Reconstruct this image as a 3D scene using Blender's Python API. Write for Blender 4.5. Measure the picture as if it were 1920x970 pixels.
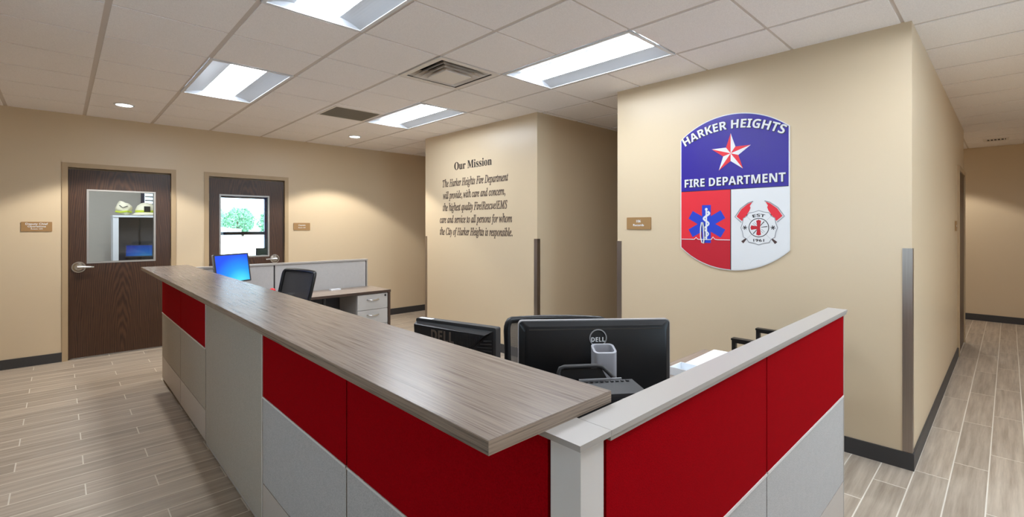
import bpy, bmesh, math, random
from mathutils import Vector, Matrix
random.seed(7)
for o in list(bpy.data.objects):
    bpy.data.objects.remove(o, do_unlink=True)
S = bpy.context.scene
COL = S.collection
PI = math.pi

def lin(c):
    return tuple(((x / 255) / 12.92 if x <= 10 else (((x / 255) + 0.055) / 1.055) ** 2.4) for x in c)

# ------------------------------------------------------------------ camera
HC = 1.49
cam_d = bpy.data.cameras.new('camera')
cam = bpy.data.objects.new('camera', cam_d); COL.objects.link(cam)
cam.location = (0, 0, HC)
cam.rotation_euler = (PI / 2, 0, math.atan2(-931.9, 888.4) + math.atan2(931.9, 888.4) - math.radians(43.63))
cam_d.sensor_width = 36; cam_d.sensor_fit = 'HORIZONTAL'
cam_d.lens = 888.4 / 1920 * 36
cam_d.shift_y = -(485 - 425.6) / 1920
cam_d.clip_start = 0.02; cam_d.clip_end = 300
S.camera = cam
S.cycles.max_bounces = 14; S.cycles.diffuse_bounces = 8; S.cycles.glossy_bounces = 4

# ------------------------------------------------------------------ light and exposure
EXPOSURE = 0.83
TROFFER = 15.0        # lens radiance of the ceiling troffers
DOWN = 60.0           # watts of a recessed downlight
SKY = 4.2
SUN = 5.0
LAMP = (0.91, 1.0, 1.10)
S.view_settings.view_transform = 'Standard'
S.view_settings.look = 'None'
S.view_settings.gamma = 1.0
S.view_settings.use_curve_mapping = False
S.view_settings.exposure = EXPOSURE
w = bpy.data.worlds.new('sky'); S.world = w; w.use_nodes = True
bgn = w.node_tree.nodes['Background']
bgn.inputs['Color'].default_value = (0.62, 0.82, 1.0, 1); bgn.inputs['Strength'].default_value = SKY
sun_d = bpy.data.lights.new('sun', 'SUN'); sun_d.energy = SUN; sun_d.angle = 0.02; sun_d.color = (1, .96, .9)
sun = bpy.data.objects.new('sun', sun_d); COL.objects.link(sun)
sun.rotation_euler = (math.radians(38), math.radians(-20), 0)

# ------------------------------------------------------------------ materials
def new_mat(name):
    m = bpy.data.materials.new(name); m.use_nodes = True
    nt = m.node_tree
    return m, nt, nt.nodes['Principled BSDF']

def mat(name, rgb, rough=.5, metal=0., spec=.5, noise=0., nscale=40., bump=0., bscale=200., stretch=(1, 1, 1), emit=None, estr=0.):
    m, nt, b = new_mat(name)
    c = lin(rgb)
    b.inputs['Base Color'].default_value = (*c, 1)
    b.inputs['Roughness'].default_value = rough
    b.inputs['Metallic'].default_value = metal
    b.inputs['Specular IOR Level'].default_value = spec
    if emit:
        b.inputs['Emission Color'].default_value = (*emit, 1); b.inputs['Emission Strength'].default_value = estr
    if noise or bump:
        tc = nt.nodes.new('ShaderNodeTexCoord')
        mp = nt.nodes.new('ShaderNodeMapping'); mp.inputs['Scale'].default_value = stretch
        nt.links.new(tc.outputs['Object'], mp.inputs['Vector'])
    if noise:
        n = nt.nodes.new('ShaderNodeTexNoise'); n.inputs['Scale'].default_value = nscale; n.inputs['Detail'].default_value = 4
        nt.links.new(mp.outputs['Vector'], n.inputs['Vector'])
        r = nt.nodes.new('ShaderNodeValToRGB')
        r.color_ramp.elements[0].position = .3; r.color_ramp.elements[1].position = .7
        r.color_ramp.elements[0].color = (*[x * (1 - noise) for x in c], 1)
        r.color_ramp.elements[1].color = (*[min(1, x * (1 + noise)) for x in c], 1)
        nt.links.new(n.outputs['Fac'], r.inputs['Fac']); nt.links.new(r.outputs['Color'], b.inputs['Base Color'])
    if bump:
        n2 = nt.nodes.new('ShaderNodeTexNoise'); n2.inputs['Scale'].default_value = bscale; n2.inputs['Detail'].default_value = 2
        nt.links.new(mp.outputs['Vector'], n2.inputs['Vector'])
        bp = nt.nodes.new('ShaderNodeBump'); bp.inputs['Strength'].default_value = bump; bp.inputs['Distance'].default_value = .002
        nt.links.new(n2.outputs['Fac'], bp.inputs['Height']); nt.links.new(bp.outputs['Normal'], b.inputs['Normal'])
    return m

def wood_laminate(name, a, bcol, axis, rough=.3, fine=1., spec=.5):
    """streaky grain running along axis (0 x, 1 y, 2 z)"""
    m, nt, b = new_mat(name)
    tc = nt.nodes.new('ShaderNodeTexCoord'); mp = nt.nodes.new('ShaderNodeMapping')
    sc = [190 * fine] * 3; sc[axis] = 3.6
    mp.inputs['Scale'].default_value = sc
    nt.links.new(tc.outputs['Object'], mp.inputs['Vector'])
    n = nt.nodes.new('ShaderNodeTexNoise'); n.inputs['Scale'].default_value = 1.; n.inputs['Detail'].default_value = 6; n.inputs['Roughness'].default_value = .65
    nt.links.new(mp.outputs['Vector'], n.inputs['Vector'])
    r = nt.nodes.new('ShaderNodeValToRGB')
    e = r.color_ramp.elements
    e[0].position = .33; e[0].color = (*lin(bcol), 1)
    e[1].position = .62; e[1].color = (*lin(a), 1)
    mid = r.color_ramp.elements.new(.46); mid.color = (*[(x * .62 + y * .38) for x, y in zip(lin(a), lin(bcol))], 1)
    nt.links.new(n.outputs['Fac'], r.inputs['Fac']); nt.links.new(r.outputs['Color'], b.inputs['Base Color'])
    b.inputs['Roughness'].default_value = rough; b.inputs['Specular IOR Level'].default_value = spec
    return m

def door_wood(name):
    m, nt, b = new_mat(name)
    tc = nt.nodes.new('ShaderNodeTexCoord'); mp = nt.nodes.new('ShaderNodeMapping')
    mp.inputs['Scale'].default_value = (9, 9, 1.1)
    nt.links.new(tc.outputs['Object'], mp.inputs['Vector'])
    wv = nt.nodes.new('ShaderNodeTexWave'); wv.wave_type = 'RINGS'; wv.rings_direction = 'SPHERICAL'
    wv.inputs['Scale'].default_value = 2.2; wv.inputs['Distortion'].default_value = 9; wv.inputs['Detail'].default_value = 3; wv.inputs['Detail Scale'].default_value = .8
    nt.links.new(mp.outputs['Vector'], wv.inputs['Vector'])
    mp2 = nt.nodes.new('ShaderNodeMapping'); mp2.inputs['Scale'].default_value = (160, 160, 5)
    nt.links.new(tc.outputs['Object'], mp2.inputs['Vector'])
    n = nt.nodes.new('ShaderNodeTexNoise'); n.inputs['Scale'].default_value = 1; n.inputs['Detail'].default_value = 3
    nt.links.new(mp2.outputs['Vector'], n.inputs['Vector'])
    mx = nt.nodes.new('ShaderNodeMath'); mx.operation = 'MULTIPLY_ADD'; mx.inputs[1].default_value = .5
    nt.links.new(wv.outputs['Fac'], mx.inputs[0])
    ml = nt.nodes.new('ShaderNodeMath'); ml.operation = 'MULTIPLY'; ml.inputs[1].default_value = .5
    nt.links.new(n.outputs['Fac'], ml.inputs[0]); nt.links.new(ml.outputs[0], mx.inputs[2])
    r = nt.nodes.new('ShaderNodeValToRGB'); e = r.color_ramp.elements
    e[0].position = .12; e[0].color = (*lin((44, 27, 18)), 1)
    e[1].position = .8; e[1].color = (*lin((82, 55, 38)), 1)
    nt.links.new(mx.outputs[0], r.inputs['Fac']); nt.links.new(r.outputs['Color'], b.inputs['Base Color'])
    b.inputs['Roughness'].default_value = .38
    return m

def floor_mat():
    m, nt, b = new_mat('wood_look_tile')
    N, L = nt.nodes, nt.links
    tc = N.new('ShaderNodeTexCoord'); sp = N.new('ShaderNodeSeparateXYZ'); L.new(tc.outputs['Object'], sp.inputs[0])
    def M(op, a, bb=None, c=None):
        n = N.new('ShaderNodeMath'); n.operation = op
        for i, v in enumerate((a, bb, c)):
            if v is None: continue
            if isinstance(v, (int, float)): n.inputs[i].default_value = v
            else: L.new(v, n.inputs[i])
        return n.outputs[0]
    PH, PL, G = .157, .92, .0045
    ry = M('DIVIDE', M('SUBTRACT', .3985, sp.outputs['Y']), PH)
    row = M('FLOOR', ry); fy = M('FRACT', ry)
    rx = M('DIVIDE', M('SUBTRACT', M('SUBTRACT', sp.outputs['X'], .105), M('MULTIPLY', row, .3067)), PL)
    colm = M('FLOOR', rx); fx = M('FRACT', rx)
    dy = M('MULTIPLY', M('MINIMUM', fy, M('SUBTRACT', 1., fy)), PH)
    dx = M('MULTIPLY', M('MINIMUM', fx, M('SUBTRACT', 1., fx)), PL)
    d = M('MINIMUM', dx, dy)
    g = N.new('ShaderNodeMapRange'); g.inputs['From Min'].default_value = G * .55; g.inputs['From Max'].default_value = G * .85
    g.inputs['To Min'].default_value = 1; g.inputs['To Max'].default_value = 0
    L.new(d, g.inputs['Value'])
    # per plank tone
    cb = N.new('ShaderNodeCombineXYZ'); L.new(row, cb.inputs[0]); L.new(colm, cb.inputs[1])
    wn = N.new('ShaderNodeTexWhiteNoise'); wn.noise_dimensions = '3D'; L.new(cb.outputs[0], wn.inputs['Vector'])
    # grain along x, shifted per plank
    vm = N.new('ShaderNodeVectorMath'); vm.operation = 'MULTIPLY'; vm.inputs[1].default_value = (1.5, 26, 1)
    L.new(tc.outputs['Object'], vm.inputs[0])
    va = N.new('ShaderNodeVectorMath'); va.operation = 'MULTIPLY_ADD'
    L.new(wn.outputs['Color'], va.inputs[0]); va.inputs[1].default_value = (40, 40, 40); L.new(vm.outputs[0], va.inputs[2])
    n = N.new('ShaderNodeTexNoise'); n.inputs['Scale'].default_value = 1.3; n.inputs['Detail'].default_value = 6; n.inputs['Roughness'].default_value = .6
    L.new(va.outputs[0], n.inputs['Vector'])
    r = N.new('ShaderNodeValToRGB'); e = r.color_ramp.elements
    e[0].position = .28; e[0].color = (*lin((152, 137, 121)), 1)
    e[1].position = .72; e[1].color = (*lin((196, 182, 165)), 1)
    L.new(n.outputs['Fac'], r.inputs['Fac'])
    tone = N.new('ShaderNodeMapRange'); tone.inputs['To Min'].default_value = .9; tone.inputs['To Max'].default_value = 1.08
    L.new(wn.outputs['Value'], tone.inputs['Value'])
    tm = N.new('ShaderNodeVectorMath'); tm.operation = 'SCALE'; L.new(r.outputs['Color'], tm.inputs[0]); L.new(tone.outputs[0], tm.inputs['Scale'])
    mix = N.new('ShaderNodeMix'); mix.data_type = 'RGBA'
    L.new(g.outputs[0], mix.inputs['Factor']); L.new(tm.outputs[0], mix.inputs['A']); mix.inputs['B'].default_value = (*lin((226, 218, 204)), 1)
    L.new(mix.outputs['Result'], b.inputs['Base Color'])
    b.inputs['Roughness'].default_value = .42
    bp = N.new('ShaderNodeBump'); bp.inputs['Strength'].default_value = .35; bp.inputs['Distance'].default_value = .002; bp.invert = True
    L.new(g.outputs[0], bp.inputs['Height']); L.new(bp.outputs['Normal'], b.inputs['Normal'])
    return m

def weave_mat(name, rgb, var=.25, scale=330, rough=.9):
    m, nt, b = new_mat(name)
    tc = nt.nodes.new('ShaderNodeTexCoord')
    n = nt.nodes.new('ShaderNodeTexNoise'); n.inputs['Scale'].default_value = scale; n.inputs['Detail'].default_value = 2
    n2 = nt.nodes.new('ShaderNodeTexNoise'); n2.inputs['Scale'].default_value = 30; n2.inputs['Detail'].default_value = 3
    nt.links.new(tc.outputs['Object'], n.inputs['Vector']); nt.links.new(tc.outputs['Object'], n2.inputs['Vector'])
    ad = nt.nodes.new('ShaderNodeMath'); ad.operation = 'MULTIPLY_ADD'; ad.inputs[1].default_value = .12
    sb = nt.nodes.new('ShaderNodeMath'); sb.operation = 'MULTIPLY'; sb.inputs[1].default_value = .88
    nt.links.new(n.outputs['Fac'], sb.inputs[0]); nt.links.new(n2.outputs['Fac'], ad.inputs[0]); nt.links.new(sb.outputs[0], ad.inputs[2])
    r = nt.nodes.new('ShaderNodeValToRGB'); c = lin(rgb)
    r.color_ramp.elements[0].position = .35; r.color_ramp.elements[1].position = .65
    r.color_ramp.elements[0].color = (*[x * (1 - var) for x in c], 1)
    r.color_ramp.elements[1].color = (*[min(1, x * (1 + var)) for x in c], 1)
    nt.links.new(ad.outputs[0], r.inputs['Fac']); nt.links.new(r.outputs['Color'], b.inputs['Base Color'])
    b.inputs['Roughness'].default_value = rough; b.inputs['Specular IOR Level'].default_value = .04
    bp = nt.nodes.new('ShaderNodeBump'); bp.inputs['Strength'].default_value = .3; bp.inputs['Distance'].default_value = .001
    nt.links.new(n.outputs['Fac'], bp.inputs['Height']); nt.links.new(bp.outputs['Normal'], b.inputs['Normal'])
    return m

def glass_mat():
    m, nt, b = new_mat('clear_glass')
    out = nt.nodes['Material Output']; nt.nodes.remove(b)
    t = nt.nodes.new('ShaderNodeBsdfTransparent'); t.inputs['Color'].default_value = (.95, .97, .97, 1)
    gl = nt.nodes.new('ShaderNodeBsdfGlossy'); gl.inputs['Roughness'].default_value = .02
    fr = nt.nodes.new('ShaderNodeFresnel'); fr.inputs['IOR'].default_value = 1.45
    mx = nt.nodes.new('ShaderNodeMixShader')
    nt.links.new(fr.outputs[0], mx.inputs[0]); nt.links.new(t.outputs[0], mx.inputs[1]); nt.links.new(gl.outputs[0], mx.inputs[2])
    nt.links.new(mx.outputs[0], out.inputs['Surface'])
    return m

def mesh_fabric(name, rgb, scale, fill):
    """open chair mesh: a fine net with see-through holes"""
    m, nt, b = new_mat(name)
    out = nt.nodes['Material Output']
    tc = nt.nodes.new('ShaderNodeTexCoord'); sp = nt.nodes.new('ShaderNodeSeparateXYZ'); nt.links.new(tc.outputs['Object'], sp.inputs[0])
    def M(op, a, bb):
        n = nt.nodes.new('ShaderNodeMath'); n.operation = op
        for i, v in enumerate((a, bb)):
            if isinstance(v, (int, float)): n.inputs[i].default_value = v
            else: nt.links.new(v, n.inputs[i])
        return n.outputs[0]
    fx = M('FRACT', M('MULTIPLY', sp.outputs['X'], scale), 0); fz = M('FRACT', M('MULTIPLY', sp.outputs['Z'], scale), 0)
    hole = M('MULTIPLY', M('GREATER_THAN', fx, fill), M('GREATER_THAN', fz, fill))
    t = nt.nodes.new('ShaderNodeBsdfTransparent'); mx = nt.nodes.new('ShaderNodeMixShader')
    b.inputs['Base Color'].default_value = (*lin(rgb), 1); b.inputs['Roughness'].default_value = .7
    nt.links.new(hole, mx.inputs[0]); nt.links.new(b.outputs[0], mx.inputs[1]); nt.links.new(t.outputs[0], mx.inputs[2])
    nt.links.new(mx.outputs[0], out.inputs['Surface'])
    return m

def screen_mat(name, strength=1.0):
    m, nt, b = new_mat(name)
    tc = nt.nodes.new('ShaderNodeTexCoord'); mp = nt.nodes.new('ShaderNodeMapping')
    mp.inputs['Location'].default_value = (-.10, 0, .95); mp.inputs['Scale'].default_value = (3.0, 0, 3.4)
    mp.inputs['Location'].default_value = (-.25, 0, -.62)
    nt.links.new(tc.outputs['Object'], mp.inputs['Vector'])
    g = nt.nodes.new('ShaderNodeTexGradient'); g.gradient_type = 'SPHERICAL'; nt.links.new(mp.outputs[0], g.inputs[0])
    r = nt.nodes.new('ShaderNodeValToRGB'); e = r.color_ramp.elements
    e[0].position = 0; e[0].color = (*lin((0, 62, 200)), 1)
    e[1].position = 1; e[1].color = (*lin((70, 205, 235)), 1)
    k = e.new(.45); k.color = (*lin((0, 125, 240)), 1)
    nt.links.new(g.outputs['Fac'], r.inputs['Fac'])
    b.inputs['Base Color'].default_value = (0.005, 0.005, 0.008, 1); b.inputs['Roughness'].default_value = .3
    nt.links.new(r.outputs['Color'], b.inputs['Emission Color']); b.inputs['Emission Strength'].default_value = strength
    return m

M_wall = mat('tan_wall_paint', (213, 194, 164), rough=.33, spec=.45, bump=.05, bscale=350)
M_office = mat('grey_office_paint', (186, 182, 174), rough=.6)
M_ceil = mat('acoustic_tile', (247, 243, 242), rough=.95, spec=.1, noise=.06, nscale=160, bump=.2, bscale=300)
M_tee = mat('ceiling_tee_paint', (214, 205, 198), rough=.6)
M_base = mat('charcoal_rubber', (58, 57, 58), rough=.5)
M_floor = floor_mat()
M_steel = mat('brushed_steel', (168, 158, 150), rough=.36, metal=1., noise=.1, nscale=6, stretch=(60, 60, .6))
M_frame = mat('tan_door_frame', (180, 157, 124), rough=.45)
M_door = door_wood('walnut_door_veneer')
M_chrome = mat('satin_chrome', (205, 203, 200), rough=.22, metal=1.)
M_glass = glass_mat()
M_stop = mat('silver_glazing_bead', (175, 172, 168), rough=.4, metal=.6)
M_red = weave_mat('red_fabric', (150, 0, 12), .18)
M_grey = weave_mat('grey_fabric', (182, 179, 177), .16)
M_taupe = weave_mat('taupe_fabric', (176, 168, 156), .12)
M_lam = mat('pale_laminate', (190, 181, 173), rough=.45, noise=.04, nscale=200)
M_cap = mat('silver_grey_trim_darkened', (168, 162, 156), rough=.42)  # shared trim paint, darkened for the cap to offset strong light on top
M_post = mat('pale_trim_lightened', (216, 212, 208), rough=.5)  # same trim paint, lightened for the post to offset shade on upright faces
M_groove = mat('dark_panel_gap', (40, 36, 38), rough=.7)
M_top = wood_laminate('grey_elm_laminate', (142, 128, 117), (98, 86, 77), 1, rough=.27, spec=.26)
M_edge = wood_laminate('grey_elm_edge', (146, 128, 112), (74, 60, 49), 1, rough=.45, fine=1.3)
M_edgex = wood_laminate('grey_elm_edge_short', (158, 139, 122), (86, 71, 59), 0, rough=.45, fine=1.3)
M_desk = wood_laminate('desk_laminate', (158, 142, 128), (112, 97, 86), 0, rough=.35)
M_deskedge = mat('dark_brown_edge', (70, 52, 42), rough=.5)
M_ped = mat('pedestal_paint', (190, 187, 184), rough=.45)
M_black = mat('black_plastic', (22, 22, 24), rough=.38)
M_gloss = mat('satin_black', (13, 14, 17), rough=.42, spec=.4)
M_dark = mat('charcoal_plastic', (52, 51, 52), rough=.5)
M_silver = mat('silver_plastic', (170, 170, 174), rough=.35, metal=.3)
M_colm = mat('grey_stand_plastic', (160, 160, 166), rough=.4)
M_white = mat('white_paper', (236, 236, 238), rough=.8)
M_cup = mat('pale_blue_grey_plastic', (232, 238, 244), rough=.5)
M_trofw = mat('white_trim_paint', (225, 226, 228), rough=.5)
M_refl = mat('blue_grey_reflector', (186, 191, 198), rough=.45)
M_lens = mat('lit_lens', (255, 255, 255), rough=.5, emit=LAMP, estr=TROFFER)
M_lensd = mat('lit_downlight', (255, 255, 255), rough=.5, emit=LAMP, estr=9)
M_grille = mat('grey_grille', (128, 122, 112), rough=.6)
M_duct = mat('dark_duct', (58, 54, 50), rough=.8)
M_diff = mat('diffuser_paint', (232, 226, 220), rough=.5)
M_blue = mat('sign_blue', (54, 42, 150), rough=.22, bump=.35, bscale=260)
M_sred = mat('sign_red', (226, 44, 58), rough=.4)
M_sred2 = mat('sign_deep_red', (192, 30, 48), rough=.4)
M_swhite = mat('sign_white', (226, 228, 230), rough=.4)
M_sblk = mat('sign_black', (34, 30, 34), rough=.5)
M_sgrey = mat('sign_grey', (150, 152, 158), rough=.5)
M_sol = mat('sign_royal_blue', (38, 66, 196), rough=.4)
M_letter = mat('vinyl_lettering', (92, 76, 66), rough=.6)
M_title = mat('vinyl_title', (42, 30, 26), rough=.6)
M_plaque = mat('tan_plaque', (160, 124, 80), rough=.45)
M_mesh = mesh_fabric('grey_chair_mesh', (96, 90, 86), 220, .62)
M_meshk = mesh_fabric('black_chair_mesh', (30, 29, 31), 260, .8)
M_seat = weave_mat('black_upholstery', (30, 30, 33), .2)
M_screen = screen_mat('blue_screen', 1.0)
M_redobj = mat('red_gloss_plastic', (214, 24, 40), rough=.3)
M_hutch = mat('white_hutch_paint', (226, 232, 240), rough=.5)
M_char = mat('charcoal_panel', (70, 68, 70), rough=.8)
M_helm = mat('cream_gear', (226, 220, 196), rough=.7)
M_lime = mat('lime_trim', (190, 205, 50), rough=.6)
M_winfr = mat('dark_window_frame', (60, 58, 84), rough=.5)
M_slat = mat('blind_slat', (200, 198, 196), rough=.5)
M_leaf = mat('tree_leaf', (104, 158, 120), rough=.7, noise=.5, nscale=2.0)
M_bark = mat('tree_bark', (92, 76, 62), rough=.9)
M_conc = mat('pale_concrete', (232, 234, 236), rough=.9)
M_car = mat('white_car_paint', (240, 242, 246), rough=.3)
M_tyre = mat('tyre_rubber', (30, 30, 32), rough=.8)

# ------------------------------------------------------------------ mesh helpers
class MB:
    def __init__(s): s.bm = bmesh.new()
    def box(s, x0, y0, z0, x1, y1, z1, rot=None):
        vs = [s.bm.verts.new(p) for p in ((x0, y0, z0), (x1, y0, z0), (x1, y1, z0), (x0, y1, z0), (x0, y0, z1), (x1, y0, z1), (x1, y1, z1), (x0, y1, z1))]
        for f in ((0, 3, 2, 1), (4, 5, 6, 7), (0, 1, 5, 4), (1, 2, 6, 5), (2, 3, 7, 6), (3, 0, 4, 7)):
            s.bm.faces.new([vs[i] for i in f])
        if rot is not None:
            for v in vs: v.co = rot @ v.co
        return s
    def quad(s, *pts):
        s.bm.faces.new([s.bm.verts.new(p) for p in pts]); return s
    def prism(s, pts, z0, z1, mtx=None):
        """polygon in XY extruded in Z (mtx maps it)"""
        a = [s.bm.verts.new((p[0], p[1], z0)) for p in pts]; b = [s.bm.verts.new((p[0], p[1], z1)) for p in pts]
        n = len(pts)
        s.bm.faces.new(b); s.bm.faces.new(a[::-1])
        for i in range(n):
            j = (i + 1) % n
            s.bm.faces.new((a[i], a[j], b[j], b[i]))
        if mtx is not None:
            for v in a + b: v.co = mtx @ v.co
        return s
    def ring(s, pts_o, pts_i, z0, z1, mtx=None):
        n = len(pts_o)
        V = [[s.bm.verts.new((p[0], p[1], z)) for p in pp] for pp in (pts_o, pts_i) for z in (z0, z1)]
        ob, ot, ib, it = V
        for i in range(n):
            j = (i + 1) % n
            s.bm.faces.new((ob[i], ob[j], ot[j], ot[i])); s.bm.faces.new((ib[j], ib[i], it[i], it[j]))
            s.bm.faces.new((ot[i], ot[j], it[j], it[i])); s.bm.faces.new((ob[j], ob[i], ib[i], ib[j]))
        if mtx is not None:
            for q in V:
                for v in q: v.co = mtx @ v.co
        return s
    def cyl(s, p0, p1, r0, r1=None, n=20):
        r1 = r0 if r1 is None else r1
        p0 = Vector(p0); p1 = Vector(p1); d = (p1 - p0).normalized()
        q = Vector((0, 0, 1)).rotation_difference(d)
        A = []; B = []
        for i in range(n):
            a = 2 * PI * i / n; u = q @ Vector((math.cos(a), math.sin(a), 0))
            A.append(s.bm.verts.new(p0 + u * r0)); B.append(s.bm.verts.new(p1 + u * r1))
        for i in range(n):
            j = (i + 1) % n; s.bm.faces.new((A[i], A[j], B[j], B[i]))
        s.bm.faces.new(B); s.bm.faces.new(A[::-1]); return s
    def tube(s, pts, r, n=10, closed=False):
        pts = [Vector(p) for p in pts]; rings = []; N = len(pts); ref = None
        for i, p in enumerate(pts):
            if closed: d = (pts[(i + 1) % N] - pts[i - 1]).normalized()
            else: d = (pts[min(i + 1, N - 1)] - pts[max(i - 1, 0)]).normalized()
            if ref is None:
                ref = Vector((0, 0, 1)) if abs(d.z) < .9 else Vector((1, 0, 0))
            u = (ref - d * ref.dot(d)).normalized(); v = d.cross(u); ref = u
            rr = r[i] if isinstance(r, (list, tuple)) else r
            rings.append([s.bm.verts.new(p + (u * math.cos(2 * PI * k / n) + v * math.sin(2 * PI * k / n)) * rr) for k in range(n)])
        for i in range(N if closed else N - 1):
            a, b = rings[i], rings[(i + 1) % N]
            for k in range(n):
                s.bm.faces.new((a[k], a[(k + 1) % n], b[(k + 1) % n], b[k]))
        if not closed:
            s.bm.faces.new(rings[-1]); s.bm.faces.new(rings[0][::-1])
        return s
    def lathe(s, prof, n=24, c=(0, 0, 0)):
        R = [[s.bm.verts.new((c[0] + r * math.cos(2 * PI * k / n), c[1] + r * math.sin(2 * PI * k / n), c[2] + z)) for k in range(n)] for r, z in prof]
        for a, b in zip(R, R[1:]):
            for k in range(n): s.bm.faces.new((a[k], a[(k + 1) % n], b[(k + 1) % n], b[k]))
        if prof[0][0] > 1e-5: s.bm.faces.new(R[0][::-1])
        if prof[-1][0] > 1e-5: s.bm.faces.new(R[-1])
        return s
    def sphere(s, c, r, sub=2, scale=(1, 1, 1)):
        bmesh.ops.create_icosphere(s.bm, subdivisions=sub, radius=r, matrix=Matrix.Translation(c) @ Matrix.Diagonal((*scale, 1)))
        return s
    def build(s, name, material, parent=None, bevel=0., seg=2, smooth=False, world=False):
        bm = s.bm
        if bevel:
            ed = [e for e in bm.edges if len(e.link_faces) == 2 and e.calc_face_angle(0) > .5]
            bmesh.ops.bevel(bm, geom=ed, offset=bevel, segments=seg, affect='EDGES', profile=.5, clamp_overlap=True)
        bmesh.ops.recalc_face_normals(bm, faces=bm.faces)
        if world and parent is not None:
            bm.transform(parent.matrix_basis.inverted())
        me = bpy.data.meshes.new(name); bm.to_mesh(me); bm.free()
        mats = material if isinstance(material, (list, tuple)) else [material]
        for m in mats: me.materials.append(m)
        if smooth:
            for p in me.polygons: p.use_smooth = True
            try: me.set_sharp_from_angle(angle=math.radians(40))
            except Exception: pass
        o = bpy.data.objects.new(name, me); COL.objects.link(o)
        if parent is not None: o.parent = parent
        return o

def tag(o, label, cat, group=None):
    o['label'] = label; o['category'] = cat
    if group: o['group'] = group
    return o
def thing(name, label, cat, loc=(0, 0, 0), rz=0., group=None, rot=None):
    e = bpy.data.objects.new(name, None); COL.objects.link(e); e.empty_display_size = .05
    e.matrix_basis = Matrix.Translation(loc) @ (rot.to_4x4() if rot is not None else Matrix.Rotation(rz, 4, 'Z'))
    return tag(e, label, cat, group)
def struct(o): o['kind'] = 'structure'; return o
def copy_tree(root, label, loc=None, rz=None):
    def cp(o, par):
        c = o.copy(); COL.objects.link(c); c.parent = par
        for ch in [x for x in bpy.data.objects if x.parent == o]: cp(ch, c)
        return c
    r = cp(root, None); r['label'] = label
    if loc is not None: r.matrix_basis = Matrix.Translation(loc) @ Matrix.Rotation(rz or 0, 4, 'Z')
    return r
def rrect(x0, y0, x1, y1, r, n=5):
    out = []
    for cx, cy, a0 in ((x1 - r, y1 - r, 0), (x0 + r, y1 - r, 90), (x0 + r, y0 + r, 180), (x1 - r, y0 + r, 270)):
        for k in range(n + 1):
            a = math.radians(a0 + 90 * k / n); out.append((cx + r * math.cos(a), cy + r * math.sin(a)))
    return out

# text -> mesh, in the XY plane of its parent
def serif(s, bold):
    out = ''
    for ch in s:
        if 'A' <= ch <= 'Z': out += chr((0x1D400 if bold else 0x1D434) + ord(ch) - 65)
        elif 'a' <= ch <= 'z': out += '\u210e' if (ch == 'h' and not bold) else chr((0x1D41A if bold else 0x1D44E) + ord(ch) - 97)
        else: out += ch
    return out
def sans(s):
    return ''.join(chr(0x1D5D4 + ord(c) - 65) if 'A' <= c <= 'Z' else c for c in s)
def text_bm(s, offset=0.):
    c = bpy.data.curves.new('t', 'FONT'); c.body = s; c.size = 1; c.offset = offset; c.resolution_u = 3
    o = bpy.data.objects.new('t', c); COL.objects.link(o)
    bpy.context.view_layer.update()
    me = bpy.data.meshes.new_from_object(o.evaluated_get(bpy.context.evaluated_depsgraph_get()))
    bpy.data.objects.remove(o); bpy.data.curves.remove(c)
    bm = bmesh.new(); bm.from_mesh(me); bpy.data.meshes.remove(me)
    bmesh.ops.remove_doubles(bm, verts=bm.verts, dist=1e-5)
    for f in bm.faces: f.smooth = False
    return bm
def fit_text(s, x0, x1, y0, cap, z, depth=.001, offset=0., arc=None, shear=0., bbox_ref=None):
    """lettering whose left and right ends lie at x0, x1, base line at y0 and capitals cap tall"""
    bm = text_bm(s, offset)
    xs = [v.co.x for v in bm.verts]; lo, hi = min(xs), max(xs)
    ref = text_bm(bbox_ref or 'H', 0); ys = [v.co.y for v in ref.verts]; ch = max(ys); ref.free()
    for v in bm.verts:
        x = x0 + (v.co.x - lo) / (hi - lo) * (x1 - x0); y = v.co.y / ch * cap
        x += shear * y
        if arc:
            R = arc; a = x / R
            v.co = (math.sin(a) * (R + y), y0 - R + math.cos(a) * (R + y), z)
        else:
            v.co = (x, y0 + y, z)
    r = bmesh.ops.extrude_face_region(bm, geom=bm.faces[:])
    for g in r['geom']:
        if isinstance(g, bmesh.types.BMVert): g.co.z += depth
    mb = MB(); mb.bm.free(); mb.bm = bm
    return mb
# frames of things on walls: local x to the viewer's right, y up, z out of the wall
ON_X = Matrix(((0, 0, -1), (-1, 0, 0), (0, 1, 0)))     # wall facing -x
ON_Y = Matrix(((1, 0, 0), (0, 0, -1), (0, 1, 0)))      # wall facing -y

# ------------------------------------------------------------------ setting
ZC = 2.752; YW = 7.22; XM = 3.79; XE = 3.77; YCOR = .41; XEND = 10.58
XL, YR_, = -2.8, -2.4
D = [(.012, 1.052, 2.206), (1.355, 2.395, 2.206)]       # door openings, outer frame
struct(MB().quad((XL, YR_, 0), (11.2, YR_, 0), (11.2, 11.2, 0), (XL, 11.2, 0)).build('floor', M_floor))
b = MB(); o_ = .045
b.box(XL - .1, YW, 0, D[0][0] + o_, YW + .14, 2.95); b.box(D[0][1] - o_, YW, 0, D[1][0] + o_, YW + .14, 2.95); b.box(D[1][1] - o_, YW, 0, 9.0, YW + .14, 2.95)
for d in D: b.box(d[0] + o_, YW, d[2] - o_, d[1] - o_, YW + .14, 2.95)
struct(b.build('wall_back', M_wall))
LA, LB = .9, 2.4                           # window added unseen on the left, to brighten counter front and ceiling
b = MB(); b.box(XL - .1, YR_, 0, XL, LA, 2.95); b.box(XL - .1, LB, 0, XL, YW, 2.95); b.box(XL - .1, LA, 0, XL, LB, .8); b.box(XL - .1, LA, 2.35, XL, LB, 2.95)
struct(b.build('wall_left', M_wall))
b = MB()
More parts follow.
